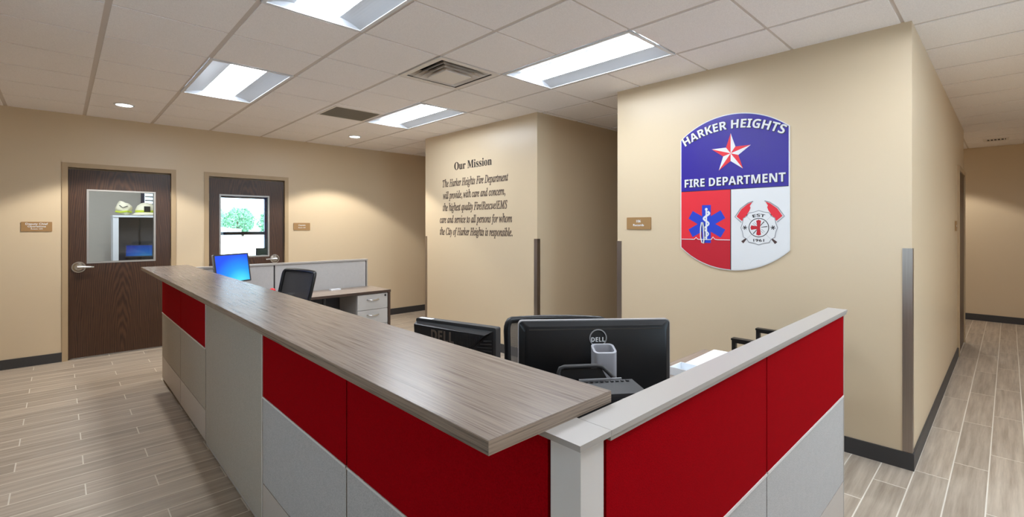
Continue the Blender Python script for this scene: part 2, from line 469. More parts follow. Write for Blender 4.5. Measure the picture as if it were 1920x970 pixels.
for k in range(3): y = LA + k * (LB - LA - .05) / 2; b.box(XL - .09, y, .8, XL - .03, y + .05, 2.35)
b.box(XL - .09, LA + .05, .8, XL - .03, LB - .05, .85); b.box(XL - .09, LA + .05, 2.3, XL - .03, LB - .05, 2.35)
w4 = struct(b.build('added_window_left', M_winfr))
struct(MB().box(XL - .065, LA + .05, .85, XL - .06, LB - .05, 2.3).build('glass', M_glass, w4))
WA, WB, WC, WD = 2.05, 3.75, .8, 2.35        # window added behind the viewer, out of view, to let daylight in
b = MB(); b.box(XL - .1, YR_ - .1, 0, WA, YR_, 2.95); b.box(WB, YR_ - .1, 0, 11.2, YR_, 2.95); b.box(WA, YR_ - .1, 0, WB, YR_, WC); b.box(WA, YR_ - .1, WD, WB, YR_, 2.95)
struct(b.build('wall_front', M_wall))
b = MB()
for k in range(4): x = WA + k * (WB - WA - .05) / 3; b.box(x, YR_ - .09, WC, x + .05, YR_ - .03, WD)
b.box(WA + .05, YR_ - .09, WC, WB - .05, YR_ - .03, WC + .05); b.box(WA + .05, YR_ - .09, WD - .05, WB - .05, YR_ - .03, WD)
w3 = struct(b.build('added_window_front', M_winfr))
struct(MB().box(WA + .05, YR_ - .065, WC + .05, WB - .05, YR_ - .06, WD - .05).build('glass', M_glass, w3))
struct(MB().box(XM, 3.575, 0, 8.6, 5.775, 2.95).build('wall_mission', M_wall))
struct(MB().box(XE, YCOR, 0, 8.55, 2.525, 2.95).build('wall_emblem', M_wall))
struct(MB().box(XEND, YR_, 0, XEND + .1, 1.6, 2.95).build('wall_right', M_wall))
struct(MB().box(8.55, 1.5, 0, XEND, 1.6, 2.95).build('wall_alcove', M_wall))
struct(MB().box(8.6, 2.0, 0, 8.7, YW, 2.95).build('wall_passage', M_wall))
struct(MB().box(XL - .1, YR_ - .1, 3.0, 11.2, 11.2, 3.1).build('sun_block_roof', M_office))  # unseen roof slab, added to keep sun from leaking in above the ceiling
# base boards
def baseboard(name, boxes):
    b = MB()
    for q in boxes: b.box(*q)
    struct(b.build(name, M_base, bevel=.003))
baseboard('baseboard_back', [(XL, YW - .012, 0, D[0][0], YW, .102), (D[0][1], YW - .012, 0, D[1][0], YW, .102), (D[1][1], YW - .012, 0, 8.6, YW, .102)])
baseboard('baseboard_mission', [(XM - .012, 3.563, 0, XM, 5.787, .102), (XM, 3.563, 0, 8.6, 3.575, .102), (XM, 5.775, 0, 8.6, 5.787, .102)])
baseboard('baseboard_emblem', [(XE - .012, YCOR - .012, 0, XE, 2.537, .102), (XE, YCOR - .012, 0, 7.46, YCOR, .102), (XE, 2.525, 0, 8.55, 2.537, .102)])
baseboard('baseboard_right', [(XEND - .012, YR_, 0, XEND, 1.5, .102)])
baseboard('baseboard_left', [(XL, YR_, 0, XL + .012, YW, .102)])

# ceiling: lay-in tiles hung slightly below the tees
P = .6115; GX = .197; GY = 2.9
troffers = [(1, 2), (1, -2), (4, -2), (4, 2)]          # (column, first row) seen in the photo
extra_troffers = [(1, -6), (4, -6)] # behind and beside the camera
added_corridor_troffers = [(6, -8), (9, -8)]  # lights added out of view to brighten the corridor wall and ceiling
skip = set()
for cx, ry in troffers + extra_troffers + added_corridor_troffers:
    skip |= {(cx, ry), (cx, ry + 1)}
DIFF = (3, 0); RET = (3, 3)
skip |= {DIFF}
b = MB(); tee = MB()
for i in range(-5, 18):
    for j in range(-9, 8):
        x0 = GX + i * P; y0 = GY + j * P; x1 = x0 + P; y1 = y0 + P
        x0c, x1c, y0c, y1c = max(x0, XL), min(x1, 11.1), max(y0, YR_), min(y1, YW)
        if x1c - x0c < .05 or y1c - y0c < .02: continue
        if (i, j) not in skip:
            e = .010; ex = .016
            b.box(x0c + (ex if x0c == x0 else 0), y0c + (e if y0c == y0 else 0), ZC, x1c - (ex if x1c == x1 else 0), y1c - (e if y1c == y1 else 0), ZC + .016)
            tee.quad((x0c, y0c, ZC + .005), (x0c, y1c, ZC + .005), (x1c, y1c, ZC + .005), (x1c, y0c, ZC + .005))
ceil = struct(b.build('ceiling', M_ceil))
struct(tee.build('ceiling_tees', M_tee, ceil))
struct(MB().box(XL, 7.36, 2.86, 9, 11.0, 2.9).build('ceiling_office', M_ceil))

# ------------------------------------------------------------------ doors
def door(name, x0, x1, zt, glass, handle_x, lever):
    e = bpy.data.objects.new(name, None); COL.objects.link(e); e.location = ((x0 + x1) / 2, YW, 0); struct(e)
    yf = YW - .012; fw = .05
    f = MB()
    for (a, c) in ((x0, x0 + fw), (x1 - fw, x1)):
        f.box(a, yf, 0, c, YW + .15, zt)
    f.box(x0 + fw, yf, zt - fw, x1 - fw, YW + .15, zt)
    # inner stop
    for (a, c) in ((x0 + fw, x0 + fw + .016), (x1 - fw - .016, x1 - fw)): f.box(a, YW + .07, 0, c, YW + .15, zt - fw)
    f.box(x0 + fw + .016, YW + .07, zt - fw - .016, x1 - fw - .016, YW + .15, zt - fw)
    f.build('door_frame', M_frame, e, bevel=.003, world=True)
    a, c, zt2 = x0 + fw + .004, x1 - fw - .004, zt - fw - .02
    gx0, gz0, gx1, gz1 = glass
    ya, yb = YW + .022, YW + .066
    s = MB(); s.box(a, ya, .012, gx0, yb, zt2); s.box(gx1, ya, .012, c, yb, zt2); s.box(gx0, ya, .012, gx1, yb, gz0); s.box(gx0, ya, gz1, gx1, yb, zt2)
    s.build('door_leaf', M_door, e, world=True)
    g = MB(); t = .012
    for yy in ((ya - .006, ya + .008), (yb - .008, yb + .006)):
        g.box(gx0 - t / 2, yy[0], gz0 - t / 2, gx0 + t, yy[1], gz1 + t / 2); g.box(gx1 - t, yy[0], gz0 - t / 2, gx1 + t / 2, yy[1], gz1 + t / 2)
        g.box(gx0 + t, yy[0], gz0 - t / 2, gx1 - t, yy[1], gz0 + t); g.box(gx0 + t, yy[0], gz1 - t, gx1 - t, yy[1], gz1 + t / 2)
    g.build('glazing_bead', M_stop, e, world=True)
    MB().box(gx0 + .002, YW + .041, gz0 + .002, gx1 - .002, YW + .046, gz1 - .002).build('glass', M_glass, e, world=True)
    hz = 1.035
    h = MB(); h.cyl((handle_x, ya, hz), (handle_x, ya - .012, hz), .066, .062, 32); h.cyl((handle_x, ya - .012, hz), (handle_x, ya - .03, hz), .052, .036, 24); h.cyl((handle_x, ya - .03, hz), (handle_x, ya - .058, hz), .016)
    L = lever * .125
    h.tube([(handle_x - lever * .012, ya - .056, hz), (handle_x + L * .3, ya - .06, hz + .001), (handle_x + L * .7, ya - .058, hz), (handle_x + L, ya - .05, hz - .003)], [.019, .015, .012, .011], 12)
    h.build('lever_handle', M_chrome, e, smooth=True, world=True)
    k = MB()
    for zz in (.25, 1.05, 1.88):
        hx = x1 - fw - .004 if lever > 0 else x0 + fw + .004
        k.cyl((hx, ya - .004, zz - .05), (hx, ya - .004, zz + .05), .006, None, 10)
    k.build('hinge', M_chrome, e, smooth=True, world=True)
    return e
door('door_1', .012, 1.052, 2.206, (.223, 1.078, .842, 1.912), .150, 1)
door('door_2', 1.355, 2.395, 2.206, (1.536, 1.078, 2.140, 1.920), 2.216, -1)
# corridor door, seen edge on
e3 = bpy.data.objects.new('door_3', None); COL.objects.link(e3); e3.location = (7.95, YCOR, 0); struct(e3)
f = MB(); f.box(7.46, YCOR - .02, 0, 7.52, YCOR, 2.2); f.box(8.42, YCOR - .02, 0, 8.49, YCOR, 2.2); f.box(7.52, YCOR - .02, 2.14, 8.42, YCOR, 2.2)
f.build('door_frame', M_frame, e3, world=True, bevel=.002)
MB().box(7.52, YCOR - .008, .01, 8.42, YCOR, 2.14).build('door_leaf', M_door, e3, world=True)

# ------------------------------------------------------------------ offices behind the two doors
YO = 10.5
struct(MB().box(1.28, YW + .14, 0, 1.36, YO, 2.95).build('wall_between_offices', M_office))
struct(MB().box(-1.1, YW + .14, 0, -1.0, YO, 2.95).build('wall_office_left', M_office))
struct(MB().box(4.6, YW + .14, 0, 4.7, YO, 2.95).build('wall_office_right', M_office))
W1 = (1.02, 1.26, .85, 2.15); W2 = (1.75, 3.10, .85, 2.12)
b = MB()
b.box(-1.1, YO, 0, W1[0], YO + .2, 2.95); b.box(W1[1], YO, 0, W2[0], YO + .2, 2.95); b.box(W2[1], YO, 0, 4.7, YO + .2, 2.95)
for q in (W1, W2): b.box(q[0], YO, 0, q[1], YO + .2, q[2]); b.box(q[0], YO, q[3], q[1], YO + .2, 2.95)
struct(b.build('wall_exterior', M_office))
def window(name, q, mull, blinds):
    e = bpy.data.objects.new(name, None); COL.objects.link(e); e.location = ((q[0] + q[1]) / 2, YO + .08, q[2]); struct(e)
    f = MB(); t = .06
    f.box(q[0], YO + .05, q[2], q[0] + t, YO + .12, q[3]); f.box(q[1] - t, YO + .05, q[2], q[1], YO + .12, q[3])
    f.box(q[0] + t, YO + .05, q[2], q[1] - t, YO + .12, q[2] + t); f.box(q[0] + t, YO + .05, q[3] - t, q[1] - t, YO + .12, q[3])
    if mull: f.box(q[0] + t, YO + .055, mull - .032, q[1] - t, YO + .115, mull + .032)
    f.build('window_frame', M_winfr, e, world=True)
    MB().box(q[0] + t, YO + .08, q[2] + t, q[1] - t, YO + .086, q[3] - t).build('glass', M_glass, e, world=True)
    if blinds:
        s = MB()
        for k in range(18):
            z = q[2] + .1 + k * .066
            s.quad((q[0] + t, YO + .005, z), (q[1] - .005, YO + .005, z), (q[1] - .005, YO + .045, z + .035), (q[0] + t, YO + .045, z + .035))
        s.build('blind_slats', M_slat, e, world=True)
window('window_1', W1, None, True)
window('window_2', W2, 1.36, False)

# ------------------------------------------------------------------ corner guards
def guard(label, cx, cy, sx, sy):
    b = MB(); w_ = .045; t = .004; z0, z1 = .104, 1.358
    b.box(min(cx, cx + sx * w_), min(cy, cy - sy * t), z0, max(cx, cx + sx * w_), max(cy, cy - sy * t), z1)
    b.box(min(cx - sx * t, cx), min(cy - sy * t, cy + sy * w_), z0, max(cx - sx * t, cx), max(cy - sy * t, cy + sy * w_), z1)
    tag(b.build('corner_guard', M_steel), label, 'corner guard', 'steel corner guards')
guard('steel corner guard on the wall corner where the corridor begins', XE, YCOR, 1, 1)
guard('steel corner guard on the emblem wall corner beside the room plaque', XE, 2.525, 1, -1)
guard('steel corner guard to the right of the mission statement', XM, 3.575, 1, 1)
guard('thin steel corner guard to the left of the mission statement', XM, 5.775, 1, -1)

# ------------------------------------------------------------------ ceiling fittings
def make_troffer(label):
    t = thing('ceiling_troffer', label, 'ceiling light', (0, 0, ZC), 0, 'recessed troffer lights')
    hw, hl = P / 2 - .006, P - .006
    b = MB()
    b.ring([(-hw, -hl), (hw, -hl), (hw, hl), (-hw, hl)], [(-hw + .022, -hl + .022), (hw - .022, -hl + .022), (hw - .022, hl - .022), (-hw + .022, hl - .022)], -.004, .008)
    b.build('frame', M_trofw, t)
    iw, il = hw - .022, hl - .022
    # curved side reflectors rising to the lens
    for s_ in (-1, 1):
        r = MB(); prof = []
        for k in range(9):
            a = k / 8; x = iw - (iw - .13) * a; z = .034 * math.sin(a * PI / 2)
            prof.append((x, z))
        for (xa, za), (xb, zb) in zip(prof, prof[1:]):
            r.quad((s_ * xa, -il, za), (s_ * xa, il, za), (s_ * xb, il, zb), (s_ * xb, -il, zb))
        r.build('reflector', M_refl, t, smooth=True)
    for s_ in (-1, 1):
        pl = MB(); y = s_ * il
        pl.quad((-iw, y, 0), (iw, y, 0), (iw, y - s_ * .02, .04), (-iw, y - s_ * .02, .04)); pl.build('end_plate', M_refl, t)
    MB().box(-hw, -hl, .05, hw, hl, .06).build('housing', M_trofw, t)
    l = MB(); pr = [(-.132, .034), (-.09, .022), (-.045, .016), (0, .014), (.045, .016), (.09, .022), (.132, .034)]
    for (xa, za), (xb, zb) in zip(pr, pr[1:]):
        l.quad((xa, -il + .02, za), (xb, -il + .02, zb), (xb, il - .02, zb), (xa, il - .02, za))
    l.build('lens', M_lens, t, smooth=True)
    c = MB(); c.tube([(-.06, -il + .03, .012), (.06, -il + .03, .010)], .004, 8); c.tube([(-.06, -il + .03, .012), (-.06, -il + .03, .03)], .003, 8); c.build('lens_clip', M_sgrey, t)
    return t
proto = make_troffer('bright troffer light cut by the top edge of the view')
labels = {(1, 2): 'troffer light nearest the wooden doors', (1, -2): 'bright troffer light cut by the top edge of the view',
          (4, -2): 'long troffer light in front of the emblem wall', (4, 2): 'small far troffer light beside the grey return grille',
          (1, -6): 'troffer light behind the viewer', (4, -6): 'troffer light over the start of the corridor', (6, -8): 'added unseen troffer light, nearest in the corridor', (9, -8): 'added unseen troffer light, farther along the corridor'}
first = True
for cx, ry in troffers + extra_troffers + added_corridor_troffers:
    loc = (GX + (cx + .5) * P, GY + (ry + 1) * P, ZC)
    if first: proto['label'] = labels[(cx, ry)]; proto.location = loc; first = False
    else: copy_tree(proto, labels[(cx, ry)], loc)

copy_tree(proto, 'unseen troffer light added inside the left office', (.6, 8.6, 2.76))  # extra lamp put in above the view because the office was dark
copy_tree(proto, 'second unseen troffer light added inside the left office', (-.4, 8.6, 2.76))  # another added lamp, lifts the office wall brightness further

def downlight(label, x, y, watts=DOWN):
    t = thing('downlight', label, 'ceiling light', (x, y, ZC), 0, 'round recessed downlights')
    MB().lathe([(.088, 0), (.086, -.006), (.07, -.009), (.066, -.004), (.066, 0)], 40).build('trim_ring', M_trofw, t, smooth=True)
    MB().cyl((0, 0, -.001), (0, 0, -.005), .066, .066, 40).build('lens', M_lensd, t)
    l = bpy.data.lights.new('downlight_lamp', 'SPOT'); l.energy = watts; l.spot_size = math.radians(112); l.spot_blend = .22; l.shadow_soft_size = .04; l.color = (1, .95, .87)
    lo = bpy.data.objects.new('downlight_lamp', l); COL.objects.link(lo); lo.parent = t; lo.location = (0, 0, -.05)
downlight('round downlight in front of the left door', .478, 6.304)
downlight('round downlight near the back wall and the mission wall', 2.975, 6.30)
downlight('round downlight by the far end wall of the corridor', 9.65, .75, 30)

# supply diffuser
t = thing('ceiling_diffuser', 'square louvred air supply diffuser in the ceiling', 'air vent', (GX + 3.5 * P, GY + .5 * P, ZC))
h = P / 2 - .006
def sq(a): return [(-a, -a), (a, -a), (a, a), (-a, a)]
MB().ring(sq(h), sq(h - .045), -.003, .01).build('frame', M_diff, t)
MB().box(-h, -h, .12, h, h, .125).build('duct_backing', M_duct, t)
dn = MB(); dn.ring(sq(h - .045), sq(h - .05), .0, .12); dn.build('duct_collar', M_duct, t)
def cone(a0, z0, a1, z1, name):
    m_ = MB()
    o0, o1 = sq(a0), sq(a1)
    for i in range(4):
        j = (i + 1) % 4
        m_.quad((*o0[i], z0), (*o0[j], z0), (*o1[j], z1), (*o1[i], z1))
    m_.build(name, M_diff, t)
cone(h - .046, .002, h - .10, .055, 'louver_ring'); cone(h - .085, -.010, h - .15, .05, 'louver_ring'); cone(h - .125, -.018, h - .18, .04, 'louver_ring')
MB().box(-.13, -.13, -.026, .13, .13, -.020).build('center_plate', M_diff, t, bevel=.002)
cone(.13, -.020, .09, .03, 'center_skirt')
# return grille
rx0, rx1, ry0, ry1 = GX + 3 * P + .06, GX + 3 * P + .06 + .50, 4.85, 5.31
t = thing('return_grille', 'grey perforated return air grille in the ceiling', 'air vent', ((rx0 + rx1) / 2, (ry0 + ry1) / 2, ZC))
hx, hy = (rx1 - rx0) / 2, (ry1 - ry0) / 2
b = MB(); b.ring([(-hx - .02, -hy - .02), (hx + .02, -hy - .02), (hx + .02, hy + .02), (-hx - .02, hy + .02)], [(-hx, -hy), (hx, -hy), (hx, hy), (-hx, hy)], -.006, .0); b.build('frame', M_diff, t)
MB().box(-hx, -hy, -.002, hx, hy, -.0005).build('backing', M_char, t)
b = MB()
for k in range(34):
    x = -hx + (k + .5) * 2 * hx / 34; b.box(x - .0035, -hy, -.005, x + .0035, hy, -.002)
for k in range(30):
    y = -hy + (k + .5) * 2 * hy / 30; b.box(-hx, y - .0025, -.0045, hx, y + .0025, -.002)
b.build('grate', M_grille, t)
# corridor register
t = thing('ceiling_register', 'small slotted air register at the far end of the corridor ceiling', 'air vent', (9.75, .13, ZC))
MB().ring([(-.13, -.13), (.13, -.13), (.13, .13), (-.13, .13)], [(-.1, -.1), (.1, -.1), (.1, .1), (-.1, .1)], -.012, 0).build('frame', M_diff, t, bevel=.003)
b = MB()
for k in range(6): b.box(-.1, -.09 + k * .036, -.008, .1, -.078 + k * .036, 0)
b.build('slats', M_diff, t); MB().box(-.1, -.1, -.002, .1, .1, -.0005).build('backing', M_duct, t)

# ------------------------------------------------------------------ reception counter, long front run
XF = .715; YF0, YF1 = .641, 5.67
t = thing('reception_counter', 'long reception counter front of red fabric, grey fabric and pale base tiles', 'counter', (.75, 3.15, 0))
MB().box(.7225, YF0, .03, .785, YF1 - .006, 1.083).build('frame', M_groove, t, world=True)
MB().box(.785, YF0, .03, .79, YF1 - .006, 1.083).build('inner_face', M_grey, t, world=True)
MB().box(.718, YF1 - .006, .03, .792, YF1, 1.083).build('end_cap', M_cap, t, world=True, bevel=.002)
MB().box(.735, YF0 + .02, 0, .775, YF1 - .03, .03).build('plinth', M_groove, t, world=True)
def tiles(parent, a0, a1, along, rows, face, out):
    """along 'y': tile on the x = face plane; along 'x': tile on the y = face plane"""
    for z0, z1, m_, nm in rows:
        q = (face, a0 + .004, z0, face + .0075, a1 - .004, z1) if along == 'y' else (a0 + .004, face, z0, a1 - .004, face + .0075, z1)
        MB().box(*q).build(nm, m_, parent, bevel=.0025, world=True)
NEAR = [(.664, 1.079, M_red, 'fabric_tile'), (.242, .655, M_grey, 'fabric_tile'), (.032, .237, M_lam, 'base_tile')]
FAR = [(.664, 1.079, M_red, 'fabric_tile'), (.242, .657, M_taupe, 'fabric_tile'), (.032, .237, M_lam, 'base_tile')]
tiles(t, .641, 1.577, 'y', NEAR, XF, -1); tiles(t, 1.577, 2.514, 'y', NEAR, XF, -1)
tiles(t, 2.522, 3.762, 'y', [(.032, 1.079, M_taupe, 'fabric_panel')], XF, -1)
tiles(t, 3.769, 4.697, 'y', FAR, XF, -1); tiles(t, 4.697, 5.664, 'y', FAR, XF, -1)
for (a, c) in ((.641, 1.577), (1.577, 2.514), (3.769, 4.697), (4.697, 5.664)):
    MB().box(XF - .003, a + .004, .6555, XF + .006, c - .004, .6638).build('trim_strip', M_post, t, world=True)
for q in ((2.513, .03, 2.522), (3.761, .66, 3.769)):
    MB().box(XF - .003, q[0], q[1], XF + .007, q[2], 1.079).build('trim_strip', M_post, t, world=True)
MB().box(XF + .002, 2.525, .012, XF + .012, 3.76, .03).build('kick_strip', M_cap, t, world=True)

# transaction tops
def counter_top(label, y0, y1):
    t = thing('counter_top', label, 'counter top', (.7375, (y0 + y1) / 2, 1.083), 0, 'transaction tops on the reception counter')
    hw, hl = .1875, (y1 - y0) / 2
    MB().box(-hw + .0012, -hl, .0006, hw - .0012, hl, .027).build('slab', M_top, t, bevel=.0008)
    MB().box(-hw, -hl, .0, -hw + .0012, hl, .0262).build('edge_band', M_edge, t)
    MB().box(hw - .0012, -hl, .0, hw, hl, .0262).build('edge_band', M_edge, t)
    MB().box(-hw, -hl - .0012, .0, hw, -hl, .0262).build('edge_band', M_edgex, t)
    return t
counter_top('near grey-brown wood laminate counter top with the pointed front corner', .638, 2.698)
counter_top('far grey-brown wood laminate counter top with the bluish window glare', 2.700, 5.66)

# right-hand panel
t = thing('partition_panel', 'red and grey fabric return panel with silver cap beside the counter', 'partition', (1.75, .60, 0), 0)
YP = .561
MB().box(.79, YP + .0075, .03, 2.784, .620, 1.064).build('frame', M_groove, t, world=True)
MB().box(.79, .620, .03, 2.784, .625, 1.064).build('inner_face', M_grey, t, world=True)
MB().box(.715, YP, 0.0, .7885, .637, 1.0705).build('corner_post', M_post, t, bevel=.003, world=True)
MB().box(2.784, YP, .0, 2.796, .626, 1.064).build('end_cap', M_cap, t, bevel=.002, world=True)
MB().box(.82, .575, 0, 2.77, .622, .03).build('plinth', M_groove, t, world=True)
b = MB(); b.box(.697, .548, 1.071, .797, .660, 1.083); b.build('corner_cap', M_cap, t, bevel=.003, world=True)
b = MB(); b.box(.798, .548, 1.071, 2.802, .630, 1.083); b.build('top_cap', M_cap, t, bevel=.003, world=True)
MB().box(.80, .554, 1.0695, 2.795, .626, 1.071).build('cap_shadow_gap', M_groove, t, world=True)
R3 = [(.664, 1.061, M_red, 'fabric_tile'), (.242, .655, M_grey, 'fabric_tile'), (.032, .237, M_lam, 'base_tile')]
tiles(t, .794, 1.716, 'x', R3, YP, -1); tiles(t, 1.716, 2.784, 'x', R3, YP, -1)
for (a, c) in ((.798, 1.712), (1.720, 2.780)): MB().box(a, YP - .003, .6555, c, YP + .006, .6638).build('trim_strip', M_post, t, world=True)
MB().box(.800, .552, 1.060, 2.799, .626, 1.0695).build('cap_lip', M_cap, t, bevel=.002, world=True)

# back partition behind the far desk
t = thing('partition_panel', 'low grey fabric partition behind the far desk', 'partition', (1.8, 5.66, 0), 0)
MB().box(.795, 5.637, .03, 2.812, 5.697, 1.062).build('frame', M_groove, t, world=True)
tiles(t, .795, 1.717, 'x', [(.03, 1.06, M_grey, 'fabric_tile')], 5.63, -1); tiles(t, 1.725, 2.805, 'x', [(.03, 1.06, M_grey, 'fabric_tile')], 5.63, -1)
MB().box(.795, 5.697, .03, 2.812, 5.703, 1.062).build('rear_face', M_grey, t, world=True)
MB().box(2.812, 5.626, 0, 2.826, 5.707, 1.062).build('end_cap', M_cap, t, bevel=.002, world=True)
MB().box(.793, 5.622, 1.064, 2.83, 5.711, 1.082).build('top_cap', M_cap, t, bevel=.003, world=True)
MB().box(.80, 5.64, 0, 2.80, 5.69, .03).build('plinth', M_groove, t, world=True)

# ------------------------------------------------------------------ desks
def slab(parent, x0, y0, x1, y1, z=.74, th=.028, m=None):
    MB().box(x0, y0, z - th, x1, y1, z).build('desktop', m or M_desk, parent, bevel=.001, world=True)
t = thing('desk', 'far desk along the grey partition with dark brown edges', 'desk', (1.85, 5.36, 0))
slab(t, .80, 5.114, 2.862, 5.62)
MB().box(.80, 5.11, .712, 2.866, 5.1139, .7395).build('edge_band', M_deskedge, t, world=True)
MB().box(2.8622, 5.1142, .712, 2.866, 5.62, .7395).build('edge_band', M_deskedge, t, world=True)
MB().box(2.832, 5.113, .0, 2.862, 5.62, .711).build('end_panel', M_deskedge, t, world=True)
MB().box(.85, 5.13, .0, .88, 5.60, .711).build('end_panel', M_deskedge, t, world=True)
MB().box(.88, 5.60, .25, 2.83, 5.615, .711).build('modesty_panel', M_char, t, world=True)
MB().cyl((2.1, 5.2, 0), (2.1, 5.2, .711), .018).build('leg', M_dark, t, world=True)
t = thing('drawer_pedestal', 'light grey drawer pedestal under the far desk', 'cabinet', (2.637, 5.36, 0))
MB().box(2.447, 5.135, .03, 2.827, 5.59, .705).build('body', M_ped, t, world=True, bevel=.002)
MB().box(2.46, 5.15, 0, 2.81, 5.57, .03).build('plinth', M_groove, t, world=True)
for z0, z1 in ((.53, .703), (.352, .525), (.04, .347)):
    d = MB().box(2.449, 5.117, z0, 2.825, 5.135, z1).build('drawer', M_ped, t, world=True, bevel=.002)
    zc = z1 - .052; n = MB()
    n.tube([(2.565, 5.120, zc - .004), (2.575, 5.098, zc - .006), (2.605, 5.088, zc - .012), (2.637, 5.085, zc - .014), (2.669, 5.088, zc - .012), (2.699, 5.098, zc - .006), (2.709, 5.120, zc - .004)], [.007, .008, .009, .0095, .009, .008, .007], 10)
    hm = n; hm.bm.transform(t.matrix_basis.inverted()); ho = hm.build('handle', M_chrome, d, smooth=True)
lk = MB(); lk.cyl((2.795, 5.118, .68), (2.795, 5.109, .68), .011, None, 18); lk.build('lock', M_black, t, world=True)

t = thing('desk', 'inner worksurface below the counter top behind the red front', 'desk', (1.12, 3.2, 0))
slab(t, .80, 1.305, 1.20, 5.095, m=M_top)
for y in (1.35, 3.2, 5.02): MB().box(.84, y, 0, 1.16, y + .03, .711).build('support_panel', M_ped, t, world=True)
t = thing('desk', 'worksurface along the return panel, brown far corner showing', 'desk', (1.8, .97, 0))
slab(t, .80, .655, 2.85, 1.29)
MB().box(2.8505, .655, .712, 2.854, 1.29, .7395).build('edge_band', M_deskedge, t, world=True)
MB().box(2.80, .67, 0, 2.83, 1.26, .711).build('end_panel', M_deskedge, t, world=True)
MB().box(.85, .67, 0, .88, 1.26, .711).build('end_panel', M_deskedge, t, world=True)

# ------------------------------------------------------------------ monitors (local x right, y away from the back, z up; back faces -y)
def wide_monitor(loc, rz):
    t = thing('monitor', 'large wide black monitor seen from behind with round silver logo', 'monitor', loc, rz)
    W, H0, H1 = .5295, .105, .430
    # silver bezel rim, then the black back shell
    fr = rrect(-W / 2, H0, W / 2, H1, .014)
    toXZ = Matrix(((1, 0, 0, 0), (0, 0, 1, 0), (0, 1, 0, 0), (0, 0, 0, 1)))
    MB().prism(fr, .012, .03, toXZ).build('bezel', M_silver, t, bevel=.002)
    sh = MB(); A = rrect(-W / 2 + .002, H0 + .002, W / 2 - .002, H1 - .003, .013); Bq = rrect(-W / 2 + .02, H0 + .02, W / 2 - .02, H1 - .018, .02)
    va = [sh.bm.verts.new((p[0], .012, p[1])) for p in A]; vb = [sh.bm.verts.new((p[0], -.008, p[1])) for p in Bq]
    for i in range(len(A)):
        j = (i + 1) % len(A); sh.bm.faces.new((va[i], va[j], vb[j], vb[i]))
    sh.bm.faces.new(vb); sh.bm.faces.new(va[::-1])
    sh.build('back_shell', M_gloss, t, smooth=True)
    MB().box(-W / 2 + .035, -.0086, H1 - .030, W / 2 - .035, -.0075, H1 - .026).build('vent_slot', M_duct, t)
    MB().box(-W / 2 + .012, .0301, H0 + .018, W / 2 - .012, .0306, H1 - .012).build('screen', M_gloss, t)
    n = 40; zc = .372; ro, ri = .030, .0265
    co = [(ro * math.cos(2 * PI * k / n) + .006, zc + ro * math.sin(2 * PI * k / n)) for k in range(n)]
    ci = [(ri * math.cos(2 * PI * k / n) + .006, zc + ri * math.sin(2 * PI * k / n)) for k in range(n)]
    lg = MB().ring(co, ci, -.0105, -.008, toXZ)
    lo = lg.build('logo', M_silver, t)
    tx = fit_text(sans('DELL'), -.0175, .0295, zc - .013, .0145, .0, .001, .0)
    tx.bm.transform(Matrix(((1, 0, 0, 0), (0, 0, -1, -.0085), (0, 1, 0, 0), (0, 0, 0, 1))))
    tx.build('lettering', M_swhite, lo)
    # stand column with a hollow, slanted top
    so = rrect(-.030, -.105, .046, -.045, .016); si = rrect(-.023, -.098, .039, -.052, .012)
    cm = MB(); cm.ring(so, si, .012, .345)
    for v in cm.bm.verts:
        if v.co.z > .3: v.co.z += (v.co.y + .105) * .28
    c = cm.build('stand_column', M_colm, t, smooth=False)
    MB().prism(si, .30, .305).build('column_floor', M_sgrey, c)
    MB().box(-.005, -.046, .25, .036, -.007, .31).build('stand_bracket', M_colm, c)
    MB().prism(rrect(-.12, -.13, .14, .06, .03), 0, .013).build('base', M_black, t, bevel=.003)
    return t
wide_monitor((1.325, .975, .74), math.radians(-39.9))

